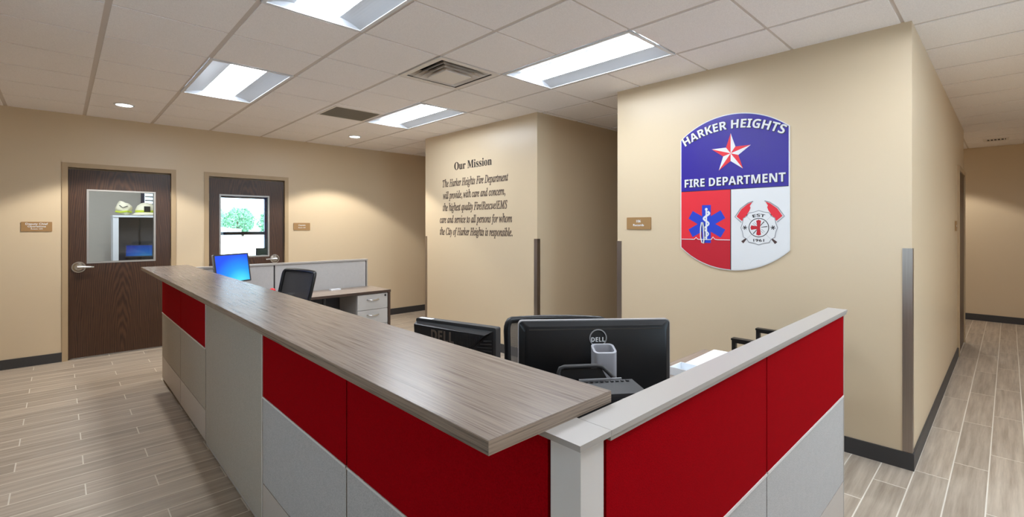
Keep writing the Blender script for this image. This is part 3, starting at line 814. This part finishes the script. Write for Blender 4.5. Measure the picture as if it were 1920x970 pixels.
def square_monitor(loc, rz):
    t = thing('monitor', 'black monitor with ribbed vented back and raised lettering behind the counter', 'monitor', loc, rz)
    W, H0, H1 = .424, .02, .345
    MB().prism(rrect(-W / 2, H0, W / 2, H1, .008), .0, .035, Matrix(((1, 0, 0, 0), (0, 0, 1, 0), (0, 1, 0, 0), (0, 0, 0, 1)))).build('bezel', M_dark, t, bevel=.004)
    MB().box(-W / 2 + .015, .0351, H0 + .015, W / 2 - .015, .0356, H1 - .015).build('screen', M_gloss, t)
    # rear housing: a raised trapezoid with slanting ends
    m_ = MB()
    A = [(-W / 2 + .004, H1 - .012), (W / 2 - .012, H1 - .014), (W / 2 - .012, H0 + .02), (-W / 2 + .004, H0 + .02)]
    Bq = [(-W / 2 + .02, H1 - .02), (W / 2 - .03, H1 - .026), (W / 2 - .106, H1 - .094), (-W / 2 + .03, H1 - .094)]
    va = [m_.bm.verts.new((x, .0, z)) for x, z in A]; vb = [m_.bm.verts.new((x, -.036, z)) for x, z in Bq]
    for i in range(4):
        j = (i + 1) % 4; m_.bm.faces.new((va[i], va[j], vb[j], vb[i]))
    m_.bm.faces.new(vb); m_.bm.faces.new(va[::-1])
    m_.build('rear_housing', M_black, t)
    r = MB()
    for k in range(20):
        x = .042 + k * .0065; zb = H1 - .090 + max(0, x - (W / 2 - .108)) * .9
        zt = H1 - .032
        if zt - zb > .008: r.box(x - .0014, -.0385, zb, x + .0014, -.0355, zt)
    r.build('vent_rib', M_dark, t)
    r = MB()
    for k in range(10):
        z = H1 - .05 - k * .014; u = min(1, (H1 - .03 - z) / .064)
        r.tube([(W / 2 - .03 - .070 * u + .012, -.030 if z > H1 - .09 else -.026, z), (W / 2 - .018, -.004, z - .003)], .0022, 6)
    r.build('side_vent_rib', M_dark, t)
    tx = fit_text(sans('DELL'), -.092, .028, H1 - .078, .044, 0, .0025, .0)
    tx.bm.transform(Matrix(((1, 0, 0, 0), (0, 0, -1, -.036), (0, 1, 0, 0), (0, 0, 0, 1))))
    tx.build('lettering', mat('raised_lettering', (104, 92, 82), rough=.3), t)
    MB().box(-W / 2 + .012, .004, H1, -W / 2 + .085, .026, H1 + .0006).build('sticker', M_white, t)
    MB().box(-.04, -.04, .0, .04, -.02, .12).build('stand_neck', M_black, t)
    MB().prism(rrect(-.12, -.12, .12, .08, .03), 0, .012).build('stand_base', M_black, t, bevel=.003)
    return t
square_monitor((1.202, 1.617, .74), math.radians(-74.9))

def screen_monitor(name, label, loc, rz, W, H, z0, tilt=0., m=M_screen):
    t = thing(name, label, 'monitor', loc, rz)
    R = Matrix.Rotation(tilt, 4, 'X'); T = Matrix.Translation((0, 0, z0))
    toXZ = Matrix(((1, 0, 0, 0), (0, 0, 1, 0), (0, 1, 0, 0), (0, 0, 0, 1)))
    MB().prism(rrect(-W / 2, 0, W / 2, H, .008), 0, .018, T @ R @ toXZ).build('casing', M_silver, t, bevel=.002)
    b = MB(); b.ring(rrect(-W / 2, 0, W / 2, H, .008), rrect(-W / 2 + .013, .016, W / 2 - .013, H - .013, .002), -.004, -.0005, T @ R @ toXZ); b.build('bezel', M_dark, t)
    s = MB(); q = [(-W / 2 + .013, .016), (W / 2 - .013, .016), (W / 2 - .013, H - .013), (-W / 2 + .013, H - .013)]
    s.quad(*[tuple((T @ R @ Vector((x, -.0008, z)))) for x, z in q]); s.build('screen', m, t)
    MB().box(-.03, .022 + abs(math.sin(tilt)) * H * .5, .01, .03, .05 + abs(math.sin(tilt)) * H * .5, z0 + H * .5).build('stand_neck', M_black, t)
    MB().prism(rrect(-.11, -.07, .11, .12, .03), 0, .012).build('stand_base', M_black, t, bevel=.003)
    return t
screen_monitor('monitor', 'monitor showing a bright blue screen on the far desk', (1.225, 5.19, .74), math.radians(34), .425, .285, .205, math.radians(-8))

# office machine in the corner
t = thing('office_machine', 'black desk machine with a strip of keys and a raised loop bail', 'office machine', (1.10, .815, .74), math.radians(-36))
MB().box(-.14, -.08, 0, .14, .08, .285).build('body', M_black, t, bevel=.01, seg=3)
MB().box(-.125, -.072, .285, .13, .045, .297).build('key_deck', M_dark, t, bevel=.004)
for k in range(15):
    MB().box(-.112 + k * .0155, .024, .297, -.104 + k * .0155, .032, .300).build('key', M_black, t, bevel=.001)
MB().tube([(-.085, .066, .285), (-.088, .069, .315), (-.082, .073, .328), (-.068, .074, .332), (.03, .074, .332), (.048, .073, .328), (.062, .069, .315), (.09, .056, .288)], .0062, 10).build('loop_bail', M_dark, t, smooth=True)
MB().box(-.03, .048, .285, .10, .054, .300).build('tray_lip', M_silver, t)
MB().quad((-.08, .066, .296), (.06, .066, .296), (.045, .073, .325), (-.08, .073, .325)).build('tray', M_gloss, t)

# papers beside the wide monitor
def sheet_stack(name, label, x, y, rz, w_, d_, h_, m_=M_white, z=.74):
    o = MB().box(-w_ / 2, -d_ / 2, 0, w_ / 2, d_ / 2, h_).build(name, m_, bevel=.001)
    o.location = (x, y, z); o.rotation_euler = (0, 0, rz)
    return tag(o, label, 'paper')
sheet_stack('paper_stack', 'white paper stack lying along the silver cap of the return panel', 2.62, 1.075, .03, .40, .26, .02)
t = thing('paper_tray', 'pale open letter tray beside the wide monitor', 'tray', (2.30, 1.09, .74), 0)
MB().box(-.06, -.1, 0, .06, .1, .004).build('tray_floor', M_cup, t)
b = MB(); b.box(-.06, -.1, .004, -.056, .1, .04); b.box(.056, -.1, .004, .06, .1, .04); b.box(-.056, .096, .004, .056, .1, .04)
b.build('tray_side', M_cup, t)
sheet_stack('envelope', 'white sheets on the far desk beside the blue screen', 1.80, 5.50, .3, .22, .11, .01)
o = sheet_stack('business_card', 'small white card lying on the far desk behind the black chair', 2.36, 5.52, .1, .12, .06, .012)
# red round toy
t = thing('desk_ornament', 'small red round ornament beside the black desk chair', 'ornament', (1.60, 5.30, .74))
MB().sphere((0, 0, .085), .032, 3, (1, 1, .8)).build('ball', M_redobj, t, smooth=True)
MB().lathe([(.04, 0), (.042, .012), (.016, .02), (.012, .055), (.02, .065)], 24).build('foot', M_redobj, t, smooth=True)

# ------------------------------------------------------------------ chairs
def task_chair(label, loc, rz, mesh_m, frame_m, top, bw, recline, bh=.52, pan=.43, seat=.47):
    """local: sitter faces -y; back frame at +y"""
    t = thing('task_chair', label, 'chair', loc, rz)
    b = MB()
    for k in range(5):
        a = 2 * PI * k / 5 + .3; c, s_ = math.cos(a), math.sin(a)
        b.tube([(0, 0, .10), (.15 * c, .15 * s_, .095), (.30 * c, .30 * s_, .07)], [.028, .022, .016], 10)
    b.build('star_base', M_black, t, smooth=True)
    for k in range(5):
        a = 2 * PI * k / 5 + .3; c, s_ = math.cos(a) * .30, math.sin(a) * .30
        m_ = MB(); m_.cyl((c - .012 * math.sin(a), s_ + .012 * math.cos(a), .028), (c + .012 * math.sin(a), s_ - .012 * math.cos(a), .028), .028, None, 16); m_.cyl((c, s_, .05), (c, s_, .078), .008, None, 10)
        m_.build('caster', M_black, t, smooth=True)
    MB().cyl((0, 0, .09), (0, 0, seat - .07), .026).build('gas_lift', M_black, t, smooth=True)
    MB().box(-.1, -.1, seat - .07, .1, .1, seat - .04).build('tilt_mechanism', M_dark, t, bevel=.008)
    MB().prism(rrect(-.245, -.26, .245, .21, .07), seat - .04, seat + .035).build('seat', M_seat, t, bevel=.015, seg=3, smooth=True)
    # back: curved frame with stretched mesh
    z0, z1 = top - bh, top
    def pt(u, v, off=0.):       # u -1..1, v 0..1
        x = u * bw / 2 * (1 - .06 * (1 - v)); z = z0 + (z1 - z0) * v
        y = .23 + recline * (v) + .05 * (1 - u * u) * (1 if True else 0) + off
        return (x, y, z)
    loop = []
    cr = .10
    def corner(cu, cv, a0):
        return [(cu + cr * math.cos(math.radians(a0 + k * 22.5)), cv + cr * .9 * math.sin(math.radians(a0 + k * 22.5))) for k in range(5)]
    uv = corner(1 - cr, 1 - cr, 0) + [(u, 1 - cr + cr * .9) for u in (.6, .3, 0, -.3, -.6)] + corner(-1 + cr, 1 - cr, 90) + [(-1, v) for v in (.7, .45, .25)] + corner(-1 + cr, cr, 180) + [(u, cr - cr * .9) for u in (-.6, -.3, 0, .3, .6)] + corner(1 - cr, cr, 270) + [(1, v) for v in (.25, .45, .7)]
    MB().tube([pt(u, v) for u, v in uv], .016, 10, True).build('back_frame', frame_m, t, smooth=True)
    m_ = MB(); nu, nv = 12, 8
    G = [[m_.bm.verts.new(pt(-.95 + 1.9 * i / nu, .03 + .94 * j / nv)) for i in range(nu + 1)] for j in range(nv + 1)]
    for j in range(nv):
        for i in range(nu): m_.bm.faces.new((G[j][i], G[j][i + 1], G[j + 1][i + 1], G[j + 1][i]))
    m_.build('back_mesh', mesh_m, t, smooth=True)
    m_ = MB(); m_.tube([(0, .05, seat - .055), (0, .26, seat - .03), (0, .31, z0 + .1), pt(0, .35, .02)], [.022, .024, .02, .016], 10); m_.build('back_support', M_black, t, smooth=True)
    MB().tube([pt(-.9, .33, .008), pt(-.5, .33, .012), pt(0, .33, .012), pt(.5, .33, .012), pt(.9, .33, .008)], .012, 8).build('lumbar_bar', M_dark, t, smooth=True)
    for s_ in (-1, 1):
        a = MB(); a.tube([(s_ * .2, 0, seat - .03), (s_ * .27, 0, seat - .02), (s_ * .285, .01, seat + .05), (s_ * .285, .02, seat + .165)], .014, 10); ar = a.build('arm', M_black, t, smooth=True)
        MB().prism(rrect(s_ * .285 - .035, -.12, s_ * .285 + .035, .12, .03), seat + .165, seat + .19).build('arm_pad', M_dark, ar, bevel=.006)
    return t
task_chair('black framed grey mesh task chair behind the wide monitor', (1.52, 1.28, 0), math.radians(-42), M_mesh, M_black, 1.055, .47, .03)
task_chair('black mesh task chair turned sideways at the far desk', (1.235, 4.42, 0), math.radians(-81), M_meshk, M_black, 1.09, .54, .12, seat=.44)

# guest chair by the emblem wall: two open loop arms
t = thing('armchair', 'black open-armed chair standing by the emblem wall', 'chair', (3.40, 1.06, 0), 0)
for s_ in (-1, 1):
    x = s_ * .215
    m_ = MB(); m_.box(x - .012, .165, 0, x + .012, .19, .735); m_.box(x - .012, -.23, 0, x + .012, -.205, .735)
    m_.box(x - .012, -.23, .735, x + .012, .19, .752)
    lg = m_.build('arm_frame', M_black, t, bevel=.003)
    MB().box(x - .024, -.20, .7525, x + .024, .19, .765).build('arm_pad', M_black, lg, bevel=.004)
MB().prism(rrect(-.21, -.2, .21, .2, .05), .41, .47).build('seat', M_seat, t, bevel=.012, seg=3)
bk = MB(); bk.box(-.2, -.245, .5, .2, -.205, .86); bk.build('backrest', M_seat, t, bevel=.012, seg=3)
MB().tube([(-.215, -.235, .46), (.215, -.235, .46)], .012, 8).build('rear_rail', M_black, t, smooth=True)
MB().tube([(-.215, .18, .40), (.215, .18, .40)], .012, 8).build('front_rail', M_black, t, smooth=True)

# ------------------------------------------------------------------ emblem sign
t = thing('emblem_sign', 'large painted fire department emblem with blue top on the tan wall', 'sign', (XE + .0035, 1.488, 1.76), rot=ON_X)
HWs, SB, ST, TB, TT = .410, -.440, .452, -.607, .607
def shield(inset):
    hw = HWs - inset; out = []
    def arc(side, yside, yap):
        sag = abs(yap - yside); R = (hw * hw + sag * sag) / (2 * sag); a0 = math.asin(min(1, hw / R))
        return [(R * math.sin(-a0 + 2 * a0 * k / 32), (yap - R + R * math.cos(-a0 + 2 * a0 * k / 32)) if side > 0 else (yap + R - R * math.cos(-a0 + 2 * a0 * k / 32))) for k in range(33)]
    top = arc(1, ST - inset * .2, TT - inset); bot = arc(-1, SB + inset * .2, TB + inset)
    return top, bot
top, bot = shield(0)
MB().prism(bot + top[::-1], .004, .012).build('edge', M_swhite, t)
top, bot = shield(.007); TMID = .024
hw = HWs - .007
MB().prism([(-hw, TMID), (hw, TMID)] + top[::-1], .012, .0135).build('blue_field', M_blue, t)
def arc_y(x):   # lower outline
    for (xa, ya), (xb, yb) in zip(bot, bot[1:]):
        if xa <= x <= xb: return ya + (yb - ya) * (x - xa) / (xb - xa + 1e-9)
    return SB
left = [p for p in bot if p[0] < -.003]; right = [p for p in bot if p[0] > .003]
TE = -.372
MB().prism([(-hw, TE), (-hw, TMID - .003)][::-1] + left[:0] + [(-hw, TE), (-.002, TE), (-.002, TMID - .003)], .012, .0135).build('red_field', M_sred, t)
MB().prism(left + [(-.002, TB + .007), (-.002, TE), (-hw, TE)], .012, .0135).build('deep_red_field', M_sred2, t)
MB().prism([(.002, TB + .007)] + right + [(hw, TMID - .003), (.002, TMID - .003)], .012, .0135).build('white_field', M_swhite, t)
MB().box(-.003, TB + .004, .0136, .003, TMID, .0142).build('divider', M_sblk, t)
MB().box(-hw, TMID - .004, .0136, hw, TMID, .0142).build('divider', M_sblk, t)
# star
stc = Vector((0, .300)); R1, R2 = .155, .060
sr = MB(); sw = MB()
pts = []
for k in range(10):
    a = PI / 2 + k * PI / 5; r_ = R1 if k % 2 == 0 else R2
    pts.append((stc.x + r_ * math.cos(a), stc.y + r_ * math.sin(a)))
for k in range(10):
    a, c = pts[k], pts[(k + 1) % 10]
    tri = [(stc.x, stc.y), a, c]
    (sr if k % 2 == 0 else sw).prism(tri, .0136, .0155)
so = sr.build('star', M_sred, t); sw.build('star_facets', M_swhite, so)
# lettering with a dark drop edge
for nm, dx, m_, zz, off in (('lettering_edge', .004, M_sblk, .0137, .02), ('lettering', 0, M_swhite, .0150, .002)):
    fit_text(sans('FIRE DEPARTMENT'), -.373 + dx, .384 + dx, .056 - dx * .7, .062, zz, .0012, off).build(nm, m_, t)
    fit_text(sans('HARKER HEIGHTS'), -.384 + dx, .384 + dx, .492 - dx * .7, .062, zz, .0012, off, arc=.76).build(nm, m_, t)
# star of life
c = Vector((-.191, -.247)); m_ = MB()
for k in range(3):
    a = PI / 2 + k * PI / 3; R = Matrix.Translation((c.x, c.y, 0)) @ Matrix.Rotation(a, 4, 'Z')
    m_.prism([(-.152, -.036), (.152, -.036), (.152, .036), (-.152, .036)], .0136, .0143 + k * .0001, R)
sol = m_.build('medical_star', M_sol, t)
m_ = MB(); m_.prism(rrect(c.x - .006, c.y - .125, c.x + .006, c.y + .118, .005), .0146, .0155)
m_.cyl((c.x, c.y + .118, .0146), (c.x, c.y + .118, .0156), .011, None, 16)
def ribbon(mb, P_, w_, z0, z1):
    P_ = [Vector((p[0], p[1])) for p in P_]; Lp = []; Rp = []
    for i, p in enumerate(P_):
        d = (P_[min(i + 1, len(P_) - 1)] - P_[max(i - 1, 0)]).normalized(); nrm = Vector((-d.y, d.x))
        ww = w_[i] if isinstance(w_, list) else w_
        Lp.append(p + nrm * ww); Rp.append(p - nrm * ww)
    for i in range(len(P_) - 1):
        mb.prism([tuple(Rp[i]), tuple(Rp[i + 1]), tuple(Lp[i + 1]), tuple(Lp[i])], z0, z1)
N_ = 46
ribbon(m_, [(c.x + .024 * math.sin(k / N_ * 5.2 * PI + .4) * (1 - .35 * k / N_), c.y + .10 - .215 * k / N_) for k in range(N_ + 1)], [.0085 * (1 - .5 * k / N_) for k in range(N_ + 1)], .0149, .0158)
m_.build('staff_and_serpent', M_swhite, sol)
for off, wd, mm in ((0, .005, M_swhite), (.006, .002, M_sblk)):
    m_ = MB(); ribbon(m_, [(c.x - .038 + off, c.y + .015), (c.x - .046 + off, c.y - .03), (c.x - .047 + off, c.y - .10), (c.x - .036 + off, c.y - .15), (c.x - .022 + off, c.y - .155), (c.x - .018 + off, c.y - .12), (c.x - .024 + off, c.y - .02), (c.x - .030 + off, c.y + .015)], wd, .0159, .0164); m_.build('needle', mm, sol)
m_ = MB(); ribbon(m_, [(-.398, TE), (-.29, TE), (-.275, TE + .016), (-.262, TE + .002), (-.25, TE), (-.165, TE), (-.15, TE + .002), (-.137, TE + .022), (-.122, TE + .004), (-.10, TE), (-.004, TE)], .0028, .0158, .0166)
m_.build('pulse_line', M_swhite, t)
# fire service cross with crossed axes
c = Vector((.204, -.276)); TR = Matrix.Translation((c.x, c.y, 0))
def petal(s):
    base = [(-.045, .045), (-.088, .085), (-.072, .112), (-.035, .118), (0, .13), (.035, .118), (.072, .112), (.088, .085), (.045, .045)]
    return [(x * s, y * s) for x, y in base]
axes = MB(); axw = MB(); hand = MB()
for sgn in (-1, 1):
    F = Matrix.Translation((c.x, c.y, 0)) @ Matrix.Diagonal((sgn, 1, 1, 1))
    ribbon2 = [(-.118, -.112), (-.095, -.088), (.04, .05), (.088, .098)]
    hh = MB(); ribbon(hh, ribbon2, [.011, .006, .006, .007], .0136, .0142); hh.bm.transform(F)
    hh.build('axe_handle', mat('axe_handle_brown', (74, 52, 50), rough=.6), t)
    hd = [(.066, .128), (.058, .150), (.063, .163), (.046, .192), (.078, .178), (.125, .140), (.160, .085), (.120, .050), (.098, .078), (.082, .102)]
    xx = MB(); xx.prism(hd, .0143, .0152, F); xo = xx.build('axe_head', M_sred, t)
    ed = MB(); ribbon(ed, [(.040, .198), (.076, .186), (.13, .146), (.172, .083), (.125, .040)], .0035, .0143, .0150); ed.bm.transform(F); ed.build('axe_edge', M_sgrey, xo)
cr = MB(); crw = MB(); n = 40
def disc(r_): return [(c.x + r_ * math.cos(2 * PI * k / n), c.y + r_ * math.sin(2 * PI * k / n)) for k in range(n)]
for k in range(4):
    R = TR @ Matrix.Rotation(k * PI / 2, 4, 'Z')
    cr.prism(petal(1.0), .0145, .0154 + k * .00004, R)
    crw.prism([(-.047, .048), (-.083, .084), (-.069, .107), (-.034, .113), (0, .125), (.034, .113), (.069, .107), (.083, .084), (.047, .048)], .0147, .0159 + k * .00004, R)
co = cr.build('cross_outline', M_sgrey, t); crw.build('cross', M_swhite, co)
MB().prism(disc(.0715), .0150, .0164).build('medallion_ring', M_sblk, co)
MB().prism(disc(.066), .0152, .0168).build('medallion', M_swhite, co)
m_ = MB()
for a in range(3):
    R = TR @ Matrix.Rotation(a * PI / 2 + PI / 2, 4, 'Z')
    m_.prism([(0, -.010), (.03, -.013), (.052, -.017), (.058, 0), (.052, .017), (.03, .013), (0, .010)], .0160, .0176 + a * .0001, R)
m_.prism([(-.006, .02), (.006, .02), (.003, .060), (-.003, .060)], .0160, .0177, TR); m_.build('medallion_tools', mat('medallion_red', (188, 26, 42), rough=.5), co)
m_ = MB()
for a in (50, 230, 8):
    R = TR @ Matrix.Rotation(math.radians(a), 4, 'Z'); m_.prism([(.018, -.002), (.06, -.003), (.06, .003), (.018, .002)], .0160, .0173, R)
m_.build('medallion_hooks', M_sblk, co)
m_ = MB()
for a in (135, -45):
    for d_ in (-.006, .006):
        R = TR @ Matrix.Rotation(math.radians(a), 4, 'Z'); m_.prism([(.02, d_ - .0015), (.052, d_ - .0015), (.052, d_ + .0015), (.02, d_ + .0015)], .0160, .0172, R)
m_.build('medallion_ladders', M_sgrey, co)
def loc_text(s, x0, x1, y0, cap, off=.03, arc=None):
    q = fit_text(sans(s), x0, x1, y0, cap, .0161, .0006, off, arc=arc); q.bm.transform(TR); q.build('cross_lettering', M_sblk, co)
loc_text('EST', -.040, .040, .081, .021, .0, arc=.13)
loc_text('1961', -.038, .038, -.104, .019, .02)
m_ = MB()
for sg, seed in ((-1, 3), (1, 5)):
    for k in range(6):
        a = k * PI / 3; x = sg * .098
        m_.prism([(-.002, 0), (.002, 0), (.003, .016), (-.003, .016)], .0160, .0166, TR @ Matrix.Translation((x, 0, 0)) @ Matrix.Rotation(a + .3 * sg, 4, 'Z'))
m_.build('cross_badges', M_sblk, co)

# ------------------------------------------------------------------ mission statement lettering
t = thing('mission_lettering', 'dark wall lettering headed Our Mission on the tan wall', 'wall lettering', (XM - .0004, 4.69, 1.40), rot=ON_X)
fit_text(serif('Our Mission', True), -.395, .358, .845, .098, 0, .002, .004, bbox_ref=serif('M', True)).build('title', M_title, t)
lines = ['The Harker Heights Fire Department', 'will provide, with care and concern,', 'the highest quality Fire/Rescue/EMS', 'care and service to all persons for whom', 'the City of Harker Heights is responsible.']
ends = [(-.662, .651), (-.65, .60), (-.655, .635), (-.725, .715), (-.725, .723)]
for k, (s, (a, c_)) in enumerate(zip(lines, ends)):
    fit_text(serif(s, False), a, c_, .632 - k * .1625, .094, 0, .002, .018, bbox_ref=serif('H', False)).build('text_line', M_letter, t)

# ------------------------------------------------------------------ room plaques
def plaque(label, loc, rot, w_, h_, rows):
    t = thing('room_plaque', label, 'plaque', loc, rot=rot, group='tan room plaques')
    MB().prism(rrect(-w_ / 2, -h_ / 2, w_ / 2, h_ / 2, .006), 0, .008).build('plate', M_plaque, t, bevel=.0015)
    for s, x, y, cap in rows:
        fit_text(s, -x, x, y, cap, .0081, .0006, .02).build('lettering', M_swhite, t)
plaque('three-line tan room plaque to the left of the left door', (-.183, YW - .0005, 1.492), ON_Y, .238, .104, [('Deputy Chief', .085, .020, .020), ('Operations', .070, -.006, .017), ('Room 104', .045, -.030, .012)])
plaque('tan room plaque to the right of the right door', (2.585, YW - .0005, 1.494), ON_Y, .237, .108, [('Captain', .05, .012, .018), ('Room 103', .05, -.022, .014)])
plaque('tan room plaque at the left end of the emblem wall', (XE - .0005, 2.298, 1.522), ON_X, .245, .107, [('106', .022, .008, .022), ('Records', .055, -.025, .018)])
plaque('edge-on plaque beside the corridor door', (7.2, YCOR - .0005, 1.50), ON_Y, .2, .11, [('108', .03, -.01, .02)])

# ------------------------------------------------------------------ office furniture behind the doors
t = thing('desk', 'office desk with a blue screen seen through the left door', 'desk', (.72, 9.75, 0))
MB().box(.2, 9.35, .71, 1.26, 10.1, .74).build('desktop', M_desk, t, world=True)
for x in (.22, 1.22): MB().box(x, 9.4, 0, x + .03, 10.05, .709).build('end_panel', M_deskedge, t, world=True)
t = thing('overhead_hutch', 'white framed hutch with a charcoal back in the left office', 'cabinet', (.93, 9.85, .74))
hx0, hx1, hz1 = .592, 1.26, 1.672
MB().box(hx0, 9.6, .741, hx0 + .068, 10.0, hz1 - .03).build('side_panel', M_hutch, t, world=True)
MB().box(hx1 - .02, 9.6, .741, hx1, 10.0, hz1 - .03).build('side_panel', M_hutch, t, world=True)
MB().box(hx0 - .004, 9.59, hz1 - .03, hx1, 10.0, hz1).build('top_panel', M_hutch, t, world=True)
MB().box(hx0 + .068, 9.80, .741, hx1 - .02, 9.82, hz1 - .03).build('back_panel', M_char, t, world=True)
cb_ = MB(); cb_.tube([(.935, 9.79, 1.62), (.93, 9.785, 1.4), (.94, 9.79, 1.15)], .012, 8); tag(cb_.build('cable', M_black), 'black cable hanging inside the hutch of the left office', 'cable')
screen_monitor('monitor', 'blue screen inside the hutch of the left office', (.92, 9.68, .74), math.radians(-14), .36, .20, .265, math.radians(-10), screen_mat('dim_blue_screen', .25))
t = thing('firefighter_helmet', 'cream firefighter helmet with a lime band on top of the white hutch', 'helmet', (1.02, 9.79, hz1))
m_ = MB(); m_.lathe([(.185, .01), (.18, .025), (.14, .045), (.138, .10), (.115, .16), (.06, .205), (0, .22)], 28)
m_.build('shell', M_helm, t, smooth=True)
MB().lathe([(.138, .05), (.143, .055), (.142, .085), (.136, .09)], 28).build('band', M_lime, t, smooth=True)
MB().box(-.04, -.145, .06, .04, -.125, .15).build('front_shield', M_black, t, bevel=.004)
t = thing('folded_coat', 'cream bundled coat with a lime stripe beside the helmet', 'coat', (.735, 9.78, hz1))
m_ = MB(); m_.sphere((0, 0, .115), .115, 3, (.80, .9, 1.0))
rc = random.Random(4)
for v in m_.bm.verts:
    d = v.co - Vector((0, 0, .115)); v.co += d * (.22 * math.sin(31 * v.co.x + 17 * v.co.z) * math.cos(27 * v.co.z + 9 * v.co.y)) + d * rc.uniform(-.05, .05)
    v.co.z = max(v.co.z, .001)
m_.build('cloth', M_helm, t, smooth=True)
MB().tube([(-.098, -.02, .06), (-.05, -.10, .05), (.03, -.115, .065), (.09, -.06, .055)], .014, 8).build('stripe', M_lime, t, smooth=True)
MB().tube([(-.06, -.09, .16), (-.02, -.112, .12), (.04, -.105, .15)], .006, 8).build('strap', M_black, t, smooth=True)

t = thing('desk', 'office desk below the bright window in the right office', 'desk', (2.8, 9.9, 0))
MB().box(2.2, 9.5, .71, 3.9, 10.2, .74).build('desktop', M_desk, t, world=True)
for x in (2.24, 3.83): MB().box(x, 9.55, 0, x + .03, 10.15, .709).build('end_panel', M_deskedge, t, world=True)
screen_monitor('monitor', 'small dark framed screen at the bottom of the right door glass', (2.78, 9.75, .74), math.radians(10), .26, .20, .15, 0, mat('pale_green_screen', (150, 180, 170), rough=.2))
screen_monitor('monitor', 'low blue screen beside the dark framed one in the right office', (2.50, 9.8, .74), math.radians(-10), .22, .14, .06, 0, screen_mat('office_blue_screen', .5))

# ------------------------------------------------------------------ outside the window
struct(MB().quad((-60, 10.9, -.02), (90, 10.9, -.02), (90, 120, -.02), (-60, 120, -.02)).build('ground', M_conc))
def tree(label, x, y, h_, r_):
    t = thing('tree', label, 'tree', (x, y, -.02), 0, 'trees beyond the parking lot')
    m_ = MB(); m_.tube([(0, 0, 0), (.05, 0, h_ * .3), (0, .05, h_ * .6)], [.22, .17, .1], 8); m_.build('trunk', M_bark, t, smooth=True)
    lf = MB()
    for k in range(1500):
        a = random.uniform(0, 2 * PI); v = random.uniform(-1, 1); rr = r_ * random.uniform(.55, 1.0) * (1 + .15 * math.sin(5 * a))
        q = math.sqrt(1 - v * v)
        p = Vector((rr * q * math.cos(a), rr * q * math.sin(a), h_ * .52 + v * h_ * .46 * random.uniform(.75, 1)))
        u = Vector((random.gauss(0, 1), random.gauss(0, 1), random.gauss(0, 1))).normalized(); w_ = u.orthogonal().normalized(); sz = random.uniform(.10, .26)
        lf.quad(p - u * sz, p + w_ * sz * .55, p + u * sz, p - w_ * sz * .55)
    lf.build('crown', M_leaf, t)
for k, (ux, uy, hh, rr) in enumerate([(14.6, 78, 4.2, 1.9), (17.0, 84, 4.9, 1.95), (18.6, 77.5, 4.4, 1.9), (21.2, 85, 4.7, 1.9), (22.8, 76.5, 4.0, 1.8), (25.8, 85, 4.0, 1.9), (27.4, 76.5, 3.4, 1.7)]):
    tree('leafy green tree beyond the parking lot outside the window', ux, uy, hh, rr)
t = thing('storage_shed', 'low white storage shed outside the right office window', 'shed', (12.4, 60, -.02))
MB().prism([(-2.2, 0), (2.2, 0), (2.2, 1.25), (0, 1.5), (-2.2, 1.25)], -1.0, 1.0, Matrix(((1, 0, 0, 0), (0, 0, 1, 0), (0, 1, 0, 0), (0, 0, 0, 1)))).build('walls', M_car, t)
b = MB()
for s_ in (-1, 1): b.quad((s_ * 2.3, -1.1, 1.24), (0, -1.1, 1.51), (0, 1.1, 1.51), (s_ * 2.3, 1.1, 1.24))
b.build('roof', M_conc, t); MB().box(-.5, -1.02, 0, .5, -1.0, 1.1).build('door', M_car, t)
